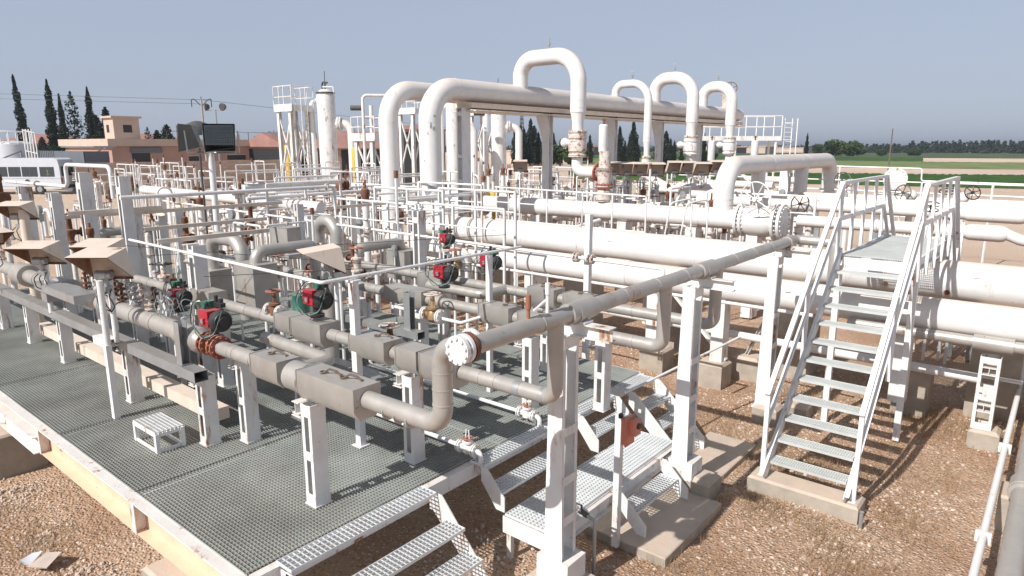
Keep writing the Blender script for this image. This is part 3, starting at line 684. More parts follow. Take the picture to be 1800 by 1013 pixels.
# nest of tubing and rusty fittings on top of the barrel
r=T('tubing_nest','tangle of rusty small flanged valves and thin grey tubing on top of the nearest barrel','valve cluster',(-9.6,3.7,2.35))
for k in range(12):
    x=-11.3+.22*k; m=MB(); yy=3.62+.16*(k%2); zz=2.36
    m.cyl((x,yy,zz),(x,yy,zz+.28),.02,n=8); m.flange((x,yy,zz+.06),(0,0,1),.065,.014,6,.008); m.flange((x,yy,zz+.12),(0,0,1),.065,.014,6,.008); m.flange((x,yy,zz+.2),(0,0,1),.055,.014,6,.008)
    m.cyl((x-.035,yy,zz+.27),(x+.035,yy,zz+.27),.03,n=8)
    P('small_valve',m,(RUST,RUSTW,GALV)[k%3],r)
m=MB()
for k in range(22):
    x=random.uniform(-11.5,-8.6); a=random.uniform(.06,.16); yy=3.5+random.random()*.4
    m.tube([(x,yy,2.4),(x+random.uniform(-.05,.05),yy-.05,2.4+a+.15),(x+a,yy+random.uniform(-.15,.15),2.45+a),(x+a*1.3,yy-.1,2.3),(x+a*1.5,yy-.1,2.18)],.007,n=5,bend=.06)
P('tubing',m,GALV,r)
# --- row 2
y,z=4.75,2.24
r=T('lagged_pipe','second lagged pipe from the front, its right end turning up behind the flanged bend','lagged pipe',(-7,4.75,2.24),'lagged manifold pipes')
m=MB(); m.tube([(-13.5,y,z),(XH,y,z),(XH,y,ZH-.02)],.075,bend=.13,n=26,seg=9); P('pipe',m,CLAD,r)
m=MB(); lagbox(m,-7.86,-7.45,y,z,.14); lagbox(m,-7.44,-6.76,y,z-.005,.165); P('insulation_box',m,CLAD,r,'insulation box under the red actuator')
m=MB(); lagbox(m,-6.28,-5.60,y,z,.15); P('insulation_box',m,CLAD,r,'insulation box right behind the slim white post')
m=MB(); lagbox(m,-5.47,-5.08,y,z+.0,.15); lagbox(m,-5.07,-4.55,y,z-.002,.165); P('insulation_box',m,CLAD,r,'insulation box ending at the upright bend')
m=MB(); latch(m,-5.9,y,z+.135); latch(m,-4.9,y,z+.148); P('latch',m,WOOD,r)
m=MB(); m.cyl((-3.86,y,z),(-3.78,y,z),.079,n=26); m.cyl((-3.55,y,z),(-3.5,y,z),.079,n=26); P('cladding_band',m,GALV,r)
m=MB(); lagbox(m,-10.1,-9.5,y,z+.02,.15); P('insulation_box',m,CLAD,r)
# --- row 3
y,z=6.9,2.22
r=T('lagged_pipe','third lagged pipe from the front, ending in a low elbow beside the second column','lagged pipe',(-7,6.9,2.22),'lagged manifold pipes')
m=MB(); m.tube([(-14,y,z),(-3.42,y,z),(-3.42,y,ZH-.02)],.078,bend=.13,n=24,seg=8); P('pipe',m,CLAD,r)
m=MB(); lagbox(m,-6.2,-5.6,y,z,.155); lagbox(m,-5.5,-4.9,y,z,.15); P('insulation_box',m,CLAD,r)
m=MB(); m.cyl((-7.2,y,z),(-7.0,y,z),.12,n=20); lagbox(m,-8.2,-7.3,y,z,.15); P('insulation_box',m,CLAD,r,'insulation box left of the red actuators')
m=MB(); latch(m,-5.8,y,z+.14); latch(m,-5.2,y,z+.135); P('latch',m,WOOD,r)
# --- row 4
y,z=8.3,2.2
r=T('lagged_pipe','fourth and farthest lagged pipe of the deck, with a side loop','lagged pipe',(-7,8.3,2.2),'lagged manifold pipes')
m=MB(); m.tube([(-12.5,y,z),(-3.4,y,z),(-3.4,y,ZH-.02)],.078,bend=.13,n=24,seg=8); m.tube([(-8.2,7.75,z),(-6.95,7.75,z),(-6.95,8.3,z)],.078,bend=.14,n=20); P('pipe',m,CLAD,r)
m=MB(); lagbox(m,-6.42,-5.86,y,z,.16); lagbox(m,-5.76,-5.25,y,z,.14); lagbox(m,-8.5,-7.9,7.9,z+.02,.17); P('insulation_box',m,CLAD,r)
m=MB(); latch(m,-6.2,y,z+.145); latch(m,-5.5,y,z+.126); P('latch',m,WOOD,r)
for root,y_,z_,xs_,rr_ in (('lagged_pipe',3.6,2.25,(-6.9,-6.55,-4.35,-4.05),.083),('lagged_pipe.001',4.75,2.24,(-12.6,-11.8,-11.0,-9.2,-8.7,-8.3,-6.6,-4.3,-4.1),.075),('lagged_pipe.002',6.9,2.22,(-13,-12,-11,-10,-9,-8.5,-6.8,-4.6,-4.2,-3.8),.078),('lagged_pipe.003',8.3,2.2,(-12,-11,-10,-9.2,-7.6,-6.7,-5.0,-4.6,-4.2,-3.8),.078)):
    m=MB()
    for x in xs_: m.cyl((x,y_,z_),(x+.012,y_,z_),rr_+.005,n=26)
    P('cladding_seam',m,CLAD,bpy.data.objects[root])
# --- raised header across
r=T('raised_header','long grey lagged header on tall white columns, running towards the stair','header pipe',(XH,7.5,ZH))
m=MB(); m.tube([(XH,3.58,ZH),(XH,11.45,ZH),(-2.78,11.45,ZH),(-2.78,11.45,2.2)],.078,bend=.12,n=28,seg=8); P('pipe',m,CLAD,r)
m=MB(); 
for yy in (4.92,7.72): m.cyl((XH,yy,ZH),(XH,yy+.42,ZH),.098,n=28); m.cyl((XH,yy+.1,ZH-.01),(XH,yy+.16,ZH-.01),.106,n=28)
m.cyl((XH,11.0,ZH),(XH,11.3,ZH),.095,n=24); P('saddle_sleeve',m,CLAD,r)
m=MB(); [m.cyl((XH,q,ZH),(XH,q+.012,ZH),.083,n=26) for q in (4.5,5.9,6.6,7.3,8.8,9.5,10.2)]; P('cladding_seam',m,CLAD,r)
m=MB(); m.flange((XH,3.61,ZH),(0,1,0),.118,.03,10,.013); m.cyl((XH,3.63,ZH),(XH,3.65,ZH),.09,n=20); P('rusty_flange',m,RUST,r)
m=MB(); m.cyl((XH,3.65,ZH),(XH,3.67,ZH),.083,n=20); P('gasket',m,BLACK,r)
m=MB(); m.tube([(XH,4.35,ZH+.03),(XH,4.35,ZH+.16)],.016,n=8); m.cyl((XH,4.35,ZH+.16),(XH,4.35,ZH+.28),.025,n=10); P('red_top_vent',m,RUSTP,r)
m=MB(); m.cyl((XH,4.62,ZH+.05),(XH,4.62,ZH+.24),.016,n=8); m.cyl((XH,4.62,ZH+.24),(XH,4.62,ZH+.34),.024,n=10); m.cyl((XH,4.62,ZH+.2),(XH-.12,4.58,ZH+.08),.012,n=6); P('vent',m,WHITE,r)
def flake(m,c,n,w_,h_):
    c=V(c); x,y,a=frame(n,(0,0,1)); N=9; o=[]
    for k in range(N): t=2*math.pi*k/N; q=random.uniform(.6,1.1); o.append(c+x*w_*q*math.cos(t)+y*h_*q*math.sin(t)+a*.004)
    m.add(o+[p-a*.012 for p in o],[tuple(range(N))]+[(k,k+N,(k+1)%N+N,(k+1)%N) for k in range(N)])
# columns that carry it
for k,(yy,lab) in enumerate(((5.08,'nearest tall white rust-streaked column under the raised header'),(7.9,'second tall white column under the raised header, right of the landing'),(10.98,'third tall white column under the raised header, beside the left stair rail'))):
    r=T('pipe_column',lab,'column',(-3.55,yy,.25),'columns of the raised header')
    m=MB(); ladder_post(m,-3.53,yy,.22,2.78,.17,.26,'x',[.03,.25,.42,.62,.97],.9); P('column',m,WHITEB,r)
    m=MB(); m.add([(-3.65,yy-.140,.22),(-3.42,yy-.140,.22),(-3.47,yy-.138,2.78),(-3.60,yy-.138,2.78),(-3.65,yy-.134,.22),(-3.42,yy-.134,.22),(-3.47,yy-.132,2.78),(-3.60,yy-.132,2.78)],[(0,1,2,3),(7,6,5,4),(1,5,6,2),(0,3,7,4)]); P('gusset',m,WHITE,r)
    m=MB(); m.ibeam((-3.56,yy+.02,2.83),(-3.02,yy+.02,2.83),.12,.13,.01); m.box((-3.5,yy-.05,2.90),(-3.28,yy+.1,2.918)); P('bracket',m,WHITEB,r)
    m=MB(); m.box((-3.72,yy-.16,.2),(-3.34,yy+.16,.45)) if k<2 else m.box((-3.7,yy-.14,.2),(-3.38,yy+.14,.23)); P('base_plate',m,WHITEB,r)
block('concrete_footing',-3.85,-3.2,4.8,5.35,.2,'rounded concrete footing under the nearest tall column at the bottom edge',.06)
block('concrete_footing',-3.6,-3.1,7.75,8.15,.26,'cracked concrete footing under the second tall column, beside the slab',.06)
# posts below the rows
spec=[(-5.43,3.55,2.06,'batten post under the longer insulation box of the nearest lagged pipe'),(-7.62,3.55,1.86,'batten post holding the open right end of the grey tray'),(-7.32,3.9,2.05,'short batten post under the rusty valve flanges of the nearest pipe'),(-9.78,3.56,1.86,'batten post under the grey tray just right of the slim hood post'),(-12.48,3.6,1.86,'second batten post from the left edge under the grey tray'),(-14.25,3.62,1.86,'leftmost full batten post under the grey tray'),
 (-5.38,4.8,2.02,'batten post under the middle row, right of the slim white post'),(-7.45,4.75,2.02,'batten post under the middle row insulation box with the red actuator'),(-9.4,4.7,2.02,'half hidden batten post at the left of the middle row'),(-5.35,6.9,2.0,'batten post below the third row behind the flanged bend'),(-4.55,7.45,2.0,'batten post at the right end of the third row with a grey bracket'),(-7.5,6.9,2.0,'batten post below the third row by the small red-wheeled valve'),
 (-9.0,6.9,2.0,'batten post far left on the third row'),(-6.1,8.3,2.0,'batten post below the fourth row under the sunlit box'),(-8.3,8.2,2.0,'batten post below the fourth row behind the channel upright'),(-11.2,4.75,2.0,'batten post behind the tubing nest'),(-15.8,3.6,1.86,'batten post at the left edge of the picture')]
for x,yy,zt,lab in spec: support('pipe_post',x,yy,ZD,zt,lab,'batten posts on the deck')
# small I-beam cap under the hidden pipe at (-7,4.2)
for k,(x,yy) in enumerate(((-6.55,4.0),(-6.95,5.6))):
    pass
# --- galvanised tray and beams
r=T('cable_tray','long grey channel tray along the front of the manifold','cable tray',(-11,3.42,1.9))
m=MB(); m.box((-20,3.34,1.975),(-7.42,3.50,1.98)); m.box((-20,3.34,1.86),(-7.42,3.345,1.975)); m.box((-20,3.495,1.86),(-7.42,3.50,1.975)); m.box((-20,3.34,1.855),(-7.42,3.50,1.86)); P('channel',m,GALV,r)
m=MB(); m.box((-9.95,3.30,1.84),(-9.6,3.335,1.985)); P('splice_plate',m,DGREY,r)
m=MB(); m.box((-14.5,3.75,1.12),(-7.9,3.95,1.28)); One('lower_channel',m,PEACH,'dusty peach-topped channel lying behind the batten posts near the deck','channel')
m=MB(); m.box((-12.3,3.3,2.12),(-12.05,3.5,2.30)); m.box((-12.4,3.25,2.3),(-10.7,3.55,2.42)); One('junction_tray',m,GALV,'short wide grey box tray standing on the long tray behind the hoods','cable tray')
r=T('cable_tray','second grey channel tray, in the third row below the channel upright','cable tray',(-8,6.35,1.82))
m=MB(); m.box((-10.5,6.28,1.9),(-6.9,6.42,1.905)); m.box((-10.5,6.28,1.80),(-6.9,6.285,1.9)); m.box((-10.5,6.415,1.80),(-6.9,6.42,1.9)); m.box((-10.5,6.28,1.795),(-6.9,6.42,1.80)); P('channel',m,GALV,r)
for (x,yy,z0,z1,lab) in ((-7.83,3.42,1.985,2.50,'short grey channel upright standing on the long tray before the red actuator'),(-7.15,6.36,1.905,2.45,'grey channel upright on the second tray, dark on its right side')):
    m=MB(); m.chan((x,yy,z0),(x,yy,z1),.13,.10,.006,up=(0,-1,0),side=-1); m.box((x-.08,yy-.06,z0),(x+.08,yy+.06,z0+.01)); One('channel_upright',m,GALV,lab,'upright')
for k,(x0,x1,yy,zz) in enumerate(((-7.1,-6.6,5.35,1.5),(-9.0,-6.9,5.5,1.45))):
    m=MB(); m.chan((x0,yy,zz),(x1,yy,zz),.18,.14,.008); One('open_channel',m,GALV,('short open steel channel in the shade under the middle row','longer grey channel lying under the middle row')[k],'channel')

# ------------------------------------------------------------------ red electric actuators
def actuator(x,y,z,label,sc=1.,green=(-.1,.02,.17)):
    r=T('valve_actuator',label,'actuator',(x,y,z-.2*sc),'red valve actuators')
    def q(a,b,c): return (x+a*sc,y+b*sc,z+c*sc)
    m=MB(); m.lathe(q(-.17,0,0),(1,0,0),[(0,.07*sc),(.02*sc,.115*sc),(.24*sc,.125*sc),(.25*sc,.115*sc)],8); m.cb(q(-.03,-.02,.03),(.2*sc,.2*sc,.18*sc)); m.cb(q(-.03,-.125,.0),(.07*sc,.03*sc,.07*sc)); P('housing',m,RED,r)
    m=MB(); m.lathe(q(.08,0,0),(1,0,0),[(0,.12*sc),(.03*sc,.125*sc),(.09*sc,.12*sc),(.11*sc,.10*sc),(.112*sc,.06*sc),(.13*sc,.055*sc),(.132*sc,.001)],24); m.torus(q(.185,0,0),(1,0,0),.095*sc,.012*sc,20,6); P('end_cap',m,BLACK,r)
    m=MB(); m.cb(q(*green),(.09*sc,.10*sc,.07*sc)); m.cyl(q(green[0],green[1]-.07,green[2]),q(green[0],green[1]-.1,green[2]),.045*sc,n=12); P('terminal_box',m,GREEN,r)
    m=MB(); m.cb(q(.02,.05,.17),(.2*sc,.06*sc,.05*sc)); m.cyl(q(-.03,.05,.12),q(-.03,.05,.27),.022*sc,n=10); m.cyl(q(.05,.06,.14),q(.05,.06,.24),.03*sc,n=10); P('position_indicator',m,BLACK,r)
    m=MB(); m.cyl(q(-.02,0,-.1),q(-.02,0,-.23),.045*sc,n=14); m.cyl(q(-.02,0,-.2),q(-.02,0,-.235),.09*sc,n=16); P('mounting_neck',m,BLACK,r)
    m=MB(); m.cb(q(-.03,-.142,.0),(.05*sc,.006,.05*sc)); P('name_plate',m,GALV,r)
    for k in range(3):
        m=MB(); a=random.uniform(.1,.2); m.tube([q(green[0],green[1]-.05,green[2]),q(green[0]-.1-.04*k,green[1]-.12,green[2]+.05),q(-.22-.04*k,-.15,-.05),q(-.12+.1*k,-.17,-.2),q(.2,-.12,-.12),q(.22,-.02,.14)],.006*sc,n=5,bend=.1*sc); P('cable',m,(GREEN,GALV,BLACK)[k],r)
    return r
actuator(-7.38,3.62,2.56,'red actuator with a black end cap on the rusty flanges of the nearest lagged pipe')
actuator(-7.02,4.75,2.66,'red actuator standing on the middle row insulation box, wrapped in green cables',1.0,(.05,.05,.17))
actuator(-8.95,3.95,2.55,'dull red actuator half hidden behind the post left of the nearest actuator',.85,(-.05,.02,.2))
actuator(-6.95,6.9,2.68,'red actuator above the small red handwheel, in front of the big lines',.95)
actuator(-7.3,8.3,2.62,'red actuator partly behind the slim rusty post',.95,(.1,.02,.17))
actuator(-8.5,8.5,2.88,'smallest dark red actuator, above and behind the others',.75)

# ------------------------------------------------------------------ small handwheel valves
def gatevalve(name,label,x,y,z,ax='x',sc=1.,wheel=RUSTW,body=RUSTW,flm=None,group=None,cat='valve',wh=.16,top=.36):
    r=T(name,label,cat,(x,y,z-.1*sc),group)
    A=V(1,0,0) if ax=='x' else V(0,1,0); c=V(x,y,z)
    for s in (-1,1):
        m=MB(); m.flange(c+A*s*.13*sc,A,.10*sc,.02*sc,8,.011*sc); m.flange(c+A*s*.165*sc,A,.10*sc,.02*sc,8,.011*sc); P('flange',m,flm or WHITEB,r)
    m=MB(); m.cyl(c-A*.14*sc,c+A*.14*sc,.055*sc,n=14); m.lathe(c-V(0,0,.08*sc),(0,0,1),[(0,.05*sc),(.03*sc,.08*sc),(.12*sc,.075*sc),(.16*sc,.05*sc),(.17*sc,.085*sc),(.2*sc,.085*sc),(.21*sc,.03*sc),(top*sc,.022*sc)],14)
    for s in (-1,1): m.cyl(c+A*s*.04*sc+V(0,0,.12*sc),c+A*s*.025*sc+V(0,0,.29*sc),.01*sc,n=6)
    P('valve_body',m,body,r)
    m=MB(); m.wheel(c+V(0,0,(top-.06)*sc),(0,0,1),wh*sc*.7,.011*sc,5,.02*sc); P('handwheel',m,wheel,r)
    return r
gatevalve('handwheel_valve','brass-brown valve with a red-flecked handwheel on the white branch pipe under the red actuator',-6.86,6.55,2.12,'x',1.05,RUSTW,BRASS)
gatevalve('handwheel_valve','rusty valve with a blotchy handwheel just right of the slim white post',-6.15,5.15,2.05,'y',1.1,RUSTW,RUST)
gatevalve('handwheel_valve','tan valve with a rusty wheel behind the small dark red actuator',-7.9,8.1,2.52,'y',.9,RUSTP,BRASS)
gatevalve('handwheel_valve','rusty wheel valve behind the nearest red actuator',-8.0,4.75,2.35,'x',.9,RUSTP,RUST)
for x,y,z,lab in ((-4.95,5.22,1.12,'small white flanged valve with a down elbow at the deck edge before the nearest column'),(-5.05,6.45,1.12,'small white flanged valve on the thin pipe behind the nearest tall column')):
    xx=x-.8 if x>-4 else x; r=gatevalve('drain_valve',lab,xx,y,z,'x',.78,RUSTP,WHITEB,WHITEB,'small drain valves at the deck edge',wh=.11,top=.22)
    m=MB(); m.tube([(xx+.1,y,z),(xx+.2,y,z),(xx+.2,y,z-.12)],.03,bend=.05,n=12); P('elbow',m,WHITE,r)
# thin white branches on the deck
def pipe1(label,pts,r_,mt=WHITE,bend=None,name='branch_pipe',group=None,cat='pipe',n=12):
    m=MB(); m.tube(pts,r_,bend=bend,n=n); return One(name,m,mt,label,cat,group)
pipe1('thin white pipe running low across the deck to the small valve before the nearest column',[(-8.0,5.22,1.12),(-5.05,5.22,1.12)],.026)
pipe1('thin white pipe running low under the middle row to the valve behind the column',[(-8.2,6.45,1.3),(-8.2,6.45,1.12),(-5.15,6.45,1.12)],.026,bend=.06)
pipe1('white branch pipe with a bend, left of the brass-brown valve',[(-7.7,6.95,2.1),(-7.7,6.55,2.12),(-7.05,6.55,2.12)],.024,bend=.05)
pipe1('white branch pipe right of the brass-brown valve',[(-6.68,6.55,2.1),(-6.3,6.55,2.1),(-6.1,6.85,2.18)],.024,bend=.05)
pipe1('white elbow pipe beside the dull red actuator',[(-8.75,3.9,2.28),(-9.1,3.9,2.32),(-9.1,3.9,1.4)],.028,bend=.06)
m=MB(); m.tube([(-7.35,4.2,2.22),(-6.0,4.2,2.2),(-6.0,3.75,2.22)],.075,bend=.13,n=22); One('lagged_branch',m,CLAD,'short lagged branch looping out behind the nearest lagged pipe','lagged pipe')
pipe1('slanting white tube lying from the deck corner steps towards the second column',[(-4.55,8.1,1.05),(-4.0,10.9,1.35)],.02)
# gas sample rail with slim posts
ZR=3.045; XR_=-6.17
pipe1('thin white overhead pipe running from the left to its corner by the middle red actuator',[(-11.45,4.36,ZR),(XR_,4.24,ZR),(XR_,7.7,ZR)],.021,bend=.04,name='overhead_pipe')
m=MB(); m.box((XR_-.045,4.62,ZD),(XR_+.045,4.70,ZR-.05)); m.box((XR_-.07,4.6,ZR-.05),(XR_+.07,4.72,ZR-.03)); m.box((XR_-.08,4.58,ZD),(XR_+.08,4.74,ZD+.01)); One('slim_post',m,WHITE,'slim bright white post holding the overhead pipe at its corner','post')
m=MB(); m.box((XR_-.035,6.96,ZD),(XR_+.035,7.03,ZR-.04)); One('slim_post',m,WHITEB,'slim rust-capped white post in front of the rightmost red actuator','post')
m=MB(); m.box((-6.3,9.6,0),(-6.2,9.7,3.52-.15)); One('slim_post',m,WHITE,'slim white post in front of the big lines with a small flanged pipe passing it','post')
r=T('overhead_pipe','long thin white flanged pipe crossing in front of the big lines','pipe',(-9,9.5,2.8))
m=MB(); m.tube([(-22,9.5,2.82),(-6.3,9.5,2.64),(-4.75,9.5,2.62),(-4.75,9.5,2.1)],.028,bend=.05,n=12); P('pipe',m,WHITE,r)
m=MB(); [m.flange((x,9.5,2.64),(1,0,0),.085,.02,6,.012) for x in (-6.42,-6.36,-6.14,-6.06)]; P('flange',m,RUSTW,r)
# ------------------------------------------------------------------ instrument hoods
def hood(x,y,z,label,rz=YAW,w_=.42,h=.30,d=.26,post=None,group='cream instrument hoods on the deck',inst=True,face=1):
    r=T('instrument_hood',label,'hood',(x,y,z),group); OFF[r.name]=(0,0,0)
    r.rotation_euler.z=R_(rz)
    A=w_/2; t=.012
    m=MB()
    # canopy: top sheet, two side sheets, back sheet, open to the front (-y) and below
    F0,B0,Bb=(-d),(.10),(.16)
    v=[(-A,F0,h),(A,F0,h),(A*.95,B0,h+.06),(-A*.95,B0,h+.06),(-A,Bb,0),(A,Bb,0),(-A,F0+.02,h-.03),(A,F0+.02,h-.03)]
    m.add(v,[(0,1,2,3),(1,5,2),(0,3,4),(3,2,5,4)])
    P('canopy',m,PEACH,r)
    m=MB(); m.add([(a*.985,b+ .006,c-.012) for a,b,c in v],[(3,2,1,0),(2,5,1),(4,3,0),(4,5,2,3)]); P('rusty_lining',m,LINING,r)
    m=MB(); m.box((-A,Bb-.02,-.02),(A,Bb+.0,.01)); m.box((-.02,.05,-.02),(.02,.14,.1)); P('rusty_frame',m,RUST,r)
    if inst:
        m=MB(); m.lathe((-.02,-.02,.06),(1,0,0),[(-.09,.05),(-.08,.065),(.05,.065),(.06,.05),(.11,.05)],16); m.cyl((0,0,0),(0,0,-.1),.025,n=10); m.cb((0,0,-.12),(.1,.08,.07)); P('transmitter',m,GALV,r)
        m=MB()
        for k in range(3): m.tube([(-.05+.05*k,0,-.12),(-.1+.08*k,-.08,-.2),(-.1+.1*k,-.05,-.34),(.02,.0,-.42)],.008,n=6,bend=.05)
        P('tubing',m,BLACK,r)
    if post:
        m=MB(); m.cyl((0,.06,-.02),(0,.06,post-z),.035,n=14); P('post',m,WHITE,r)
    return r
hood(-9.32,3.22,2.84,'largest cream hood, the right and nearest of the overlapping pair on the left',YAW,.52,.34,.36,post=2.0)
hood(-9.95,3.45,2.90,'cream hood tucked behind the left side of the largest hood',YAW,.50,.32,.34,post=2.0)
hood(-12.05,3.3,2.72,'single cream hood left of the overlapping pair, open to the front with a grey transmitter',YAW,.56,.30,.38,post=1.95)
hood(-10.9,3.75,2.75,'pale cream hood turned away, its edge showing below the overlapping pair',YAW+50,.34,.22,.28,post=2.0)
hood(-14.6,3.3,2.78,'light grey hood cut by the left edge of the picture',YAW+60,.5,.24,.3,post=1.95)
hood(-15.2,3.9,3.15,'cream hood behind a round post at the left edge',YAW,.55,.28,.34,post=1.95)
hood(-8.25,5.85,2.70,'white and cream hood among the lagged bends in the middle, its pale side facing front',YAW-62,.50,.32,.44,post=1.9)
m=MB(); m.box((-9.36,3.10,ZD),(-9.27,3.17,2.0)); m.cyl((-9.315,3.14,2.0),(-9.26,3.12,2.85),.04,n=12); One('slim_post',m,WHITE,'tall slim white post in front of the tray, with a rust patch halfway','post')
m=MB(); m.chan((-9.75,3.2,2.0),(-9.35,3.2,2.0),.16,.1,.008); One('post_bracket',m,WHITE,'white channel bracket joining the hood posts above the tray','bracket')
# step stool
r=T('step_stool','small white step stool with a grating top standing on the deck','stool',(-7.75,3.1,ZD))
sx0,sx1,sy0,sy1=-8.05,-7.65,3.02,3.28; sx0,sx1,sy0,sy1=-8.40,-7.80,3.0,3.32
m=MB(); grating(m,sx0,sx1,sy0,sy1,ZD+.26,'x',.04,.035,.03,.006); P('grating_top',m,WHITE,r)
m=MB()
for a in (sx0,sx1-.03):
    for b in (sy0,sy1-.03): m.box((a-.01,b-.005,ZD+.002),(a+.045,b+.04,ZD+.235))
for zz in (ZD+.003,ZD+.195):
    m.box((sx0+.03,sy0,zz),(sx1-.03,sy0+.02,zz+.035)); m.box((sx0+.03,sy1-.02,zz),(sx1-.03,sy1,zz+.035)); m.box((sx1-.02,sy0+.03,zz),(sx1,sy1-.03,zz+.035)); m.box((sx0,sy0+.03,zz),(sx0+.02,sy1-.03,zz+.035))
P('frame',m,WHITE,r)
# salmon box on its post
r=T('call_point','faded salmon control box on a slim white post beside the landing','control box',(-3.5,6.15,0))
m=MB(); m.chan((-3.52,6.15,.0),(-3.52,6.15,1.62),.08,.06,.006,up=(0,-1,0)); P('post',m,WHITEB,r)
m=MB(); m.cb((-3.44,6.2,1.43),(.07,.16,.30)); m.cb((-3.42,6.2,1.43),(.02,.19,.33)); m.cb((-3.37,6.22,1.48),(.09,.12,.17)); P('box',m,SALMON,r)
m=MB(); m.cyl((-3.33,6.22,1.50),(-3.31,6.22,1.50),.035,n=14); P('dark_lens',m,BLACK,r)
m=MB(); m.cb((-3.48,6.1,1.62),(.03,.05,.05)); P('clip',m,BLACK,r)
r=T('conduit','grey-green conduit standing by the nearest column with a tap at landing height','conduit',(-3.43,5.5,0))
m=MB(); m.tube([(-3.40,5.50,-.05),(-3.40,5.50,.66),(-3.62,5.52,.70),(-3.80,5.62,.72),(-3.80,5.62,.56)],.02,bend=.03,n=10); P('pipe',m,GALV,r)
m=MB(); m.cyl((-3.5,5.51,.68),(-3.60,5.52,.70),.032,n=10); m.cyl((-3.57,5.5,.7),(-3.57,5.5,.78),.012,n=6); m.cb((-3.62,5.5,.78),(.1,.02,.012)); P('tap',m,DGREY,r)
m=MB(); m.box((-3.78,5.33,0),(-3.70,5.41,.52)); One('stub_post',m,GALV,'short grey post under the landing edge right of the nearest column','post')
# little marker board and litter
r=T('marker_board','white board with a yellow edge lying low at the bottom right edge','marker',(-.75,6.15,0))
m=MB(); m.beam((-1.35,6.25,.32),(-.75,6.75,.34),.10,.012); P('board',m,WHITE,r)
m=MB(); m.beam((-1.38,6.30,.328),(-.78,6.80,.348),.03,.012); P('yellow_edge',m,YEL,r)
m=MB(); m.box((-1.07,6.46,0),(-1.03,6.50,.31)); P('peg',m,WHITE,r)
m=MB(); m.add([(-8.22,1.72,.03),(-8.0,1.83,.05),(-8.12,2.02,.10),(-8.36,1.93,.04)],[(0,1,2,3)]); m.add([(-8.22,1.72,.022),(-8.0,1.83,.042),(-8.12,2.02,.092),(-8.36,1.93,.032)],[(3,2,1,0),(0,1,5,4),(1,2,6,5)][:1]); One('litter_board',m,CARD,'scrap of weathered board lying on the gravel at lower left','litter')
m=MB(); m.add([(-8.45,1.72,.02),(-8.35,1.66,.07),(-8.24,1.74,.02),(-8.36,1.9,.07),(-8.5,1.84,.02)],[(0,1,2),(2,3,4),(0,2,4)]); One('litter_plastic',m,BUSW,'crumpled pale plastic beside the weathered board','litter')

# ================================================================== LOW LOOP LINE BEHIND THE BIG PIPES
def yx(px,y):                 # x of the bearing px where it crosses the row y
    t=(px-900)/1186.4*.9786; D=y/(cyw+syw*t); return -syw*D+cyw*t*D
def xy(px,x):                 # y of the bearing px where it crosses the line x
    t=(px-900)/1186.4*.9786; D=x/(-syw+cyw*t); return cyw*D+syw*t*D
r=T('flanged_line','white bolted line with a big valve at its right end','pipeline',(-10,17.7,2.6))
m=MB(); m.tube([(-15.9,17.7,2.55),(-6.7,17.7,2.58)],.268,n=32); P('pipe',m,BIGW,r)
m=MB(); m.tube([(-17.0,17.7,1.2),(-17.0,17.7,2.55),(-15.9,17.7,2.55)],.30,bend=.5,n=26); P('left_elbow',m,BIGW,r)
m=MB(); m.flange((-15.95,17.7,2.55),(1,0,0),.44,.08,20,.03); m.flange((-15.84,17.7,2.55),(1,0,0),.44,.08,20,.03); P('rusty_flange',m,RUSTW,r)
m=MB(); [weld(m,(x,17.7,2.56),(1,0,0),.268,.03) for x in (-13,-11.6,-10.3,-9.2,-8.9,-7.8)]; P('weld_seam',m,WHITEB,r)
for x in (-6.72,-6.6,-5.75,-5.6): m=MB(); m.flange((x,17.7,2.58),(1,0,0),.42 if x<-6 else .47,.07,20,.028); P('flange',m,WHITEB,r)
m=MB(); m.lathe((-6.6,17.7,2.58),(1,0,0),[(0,.3),(.1,.38),(.2,.41),(.6,.41),(.7,.38),(.82,.3)],32); m.cyl((-6.2,17.7,2.9),(-6.2,17.5,3.15),.10,n=14); P('valve_body',m,BIGW,r)
m=MB(); m.wheel((-6.2,17.3,3.17),(-.25,-1,0),.44,.018,8,.06); P('handwheel',m,WHITE,r)
m=MB()
for x in (-13.4,-10.2,-8,-6.3): m.box((x-.15,17.5,0),(x+.15,17.9,2.3))
P('saddle_posts',m,WHITEB,r)
r=T('low_loop_pipe','thick white pipe rising from the bolted line and bending away over low legs at right','loop pipe',(-7.2,20,2.8))
m=MB(); m.tube([(-7.2,17.7,2.6),(-7.2,17.7,3.98),(-7.2,27.8,3.98),(-7.2,27.8,2.2)],.262,bend=.72,n=34,seg=12); P('pipe',m,BIGW,r)
m=MB(); [weld(m,(-7.2,y,3.98),(0,1,0),.262,.03) for y in (20.9,23.6,24.4)]; weld(m,(-7.2,17.7,3.1),(0,0,1),.262,.02); weld(m,(-7.2,17.7,2.95),(0,0,1),.262,.02); P('weld_seam',m,WHITEB,r)
for y,w_ in ((20.2,.2),(24.3,.22)): m=MB(); m.cyl((-7.2,y,1.0),(-7.2,y,3.85),w_,n=22); P('down_leg',m,BIGW,r)
m=MB(); m.ibeam((-7.5,23.6,0),(-7.5,23.6,3.7),.3,.25,.02,up=(0,1,0)); P('prop_column',m,WHITE,r)
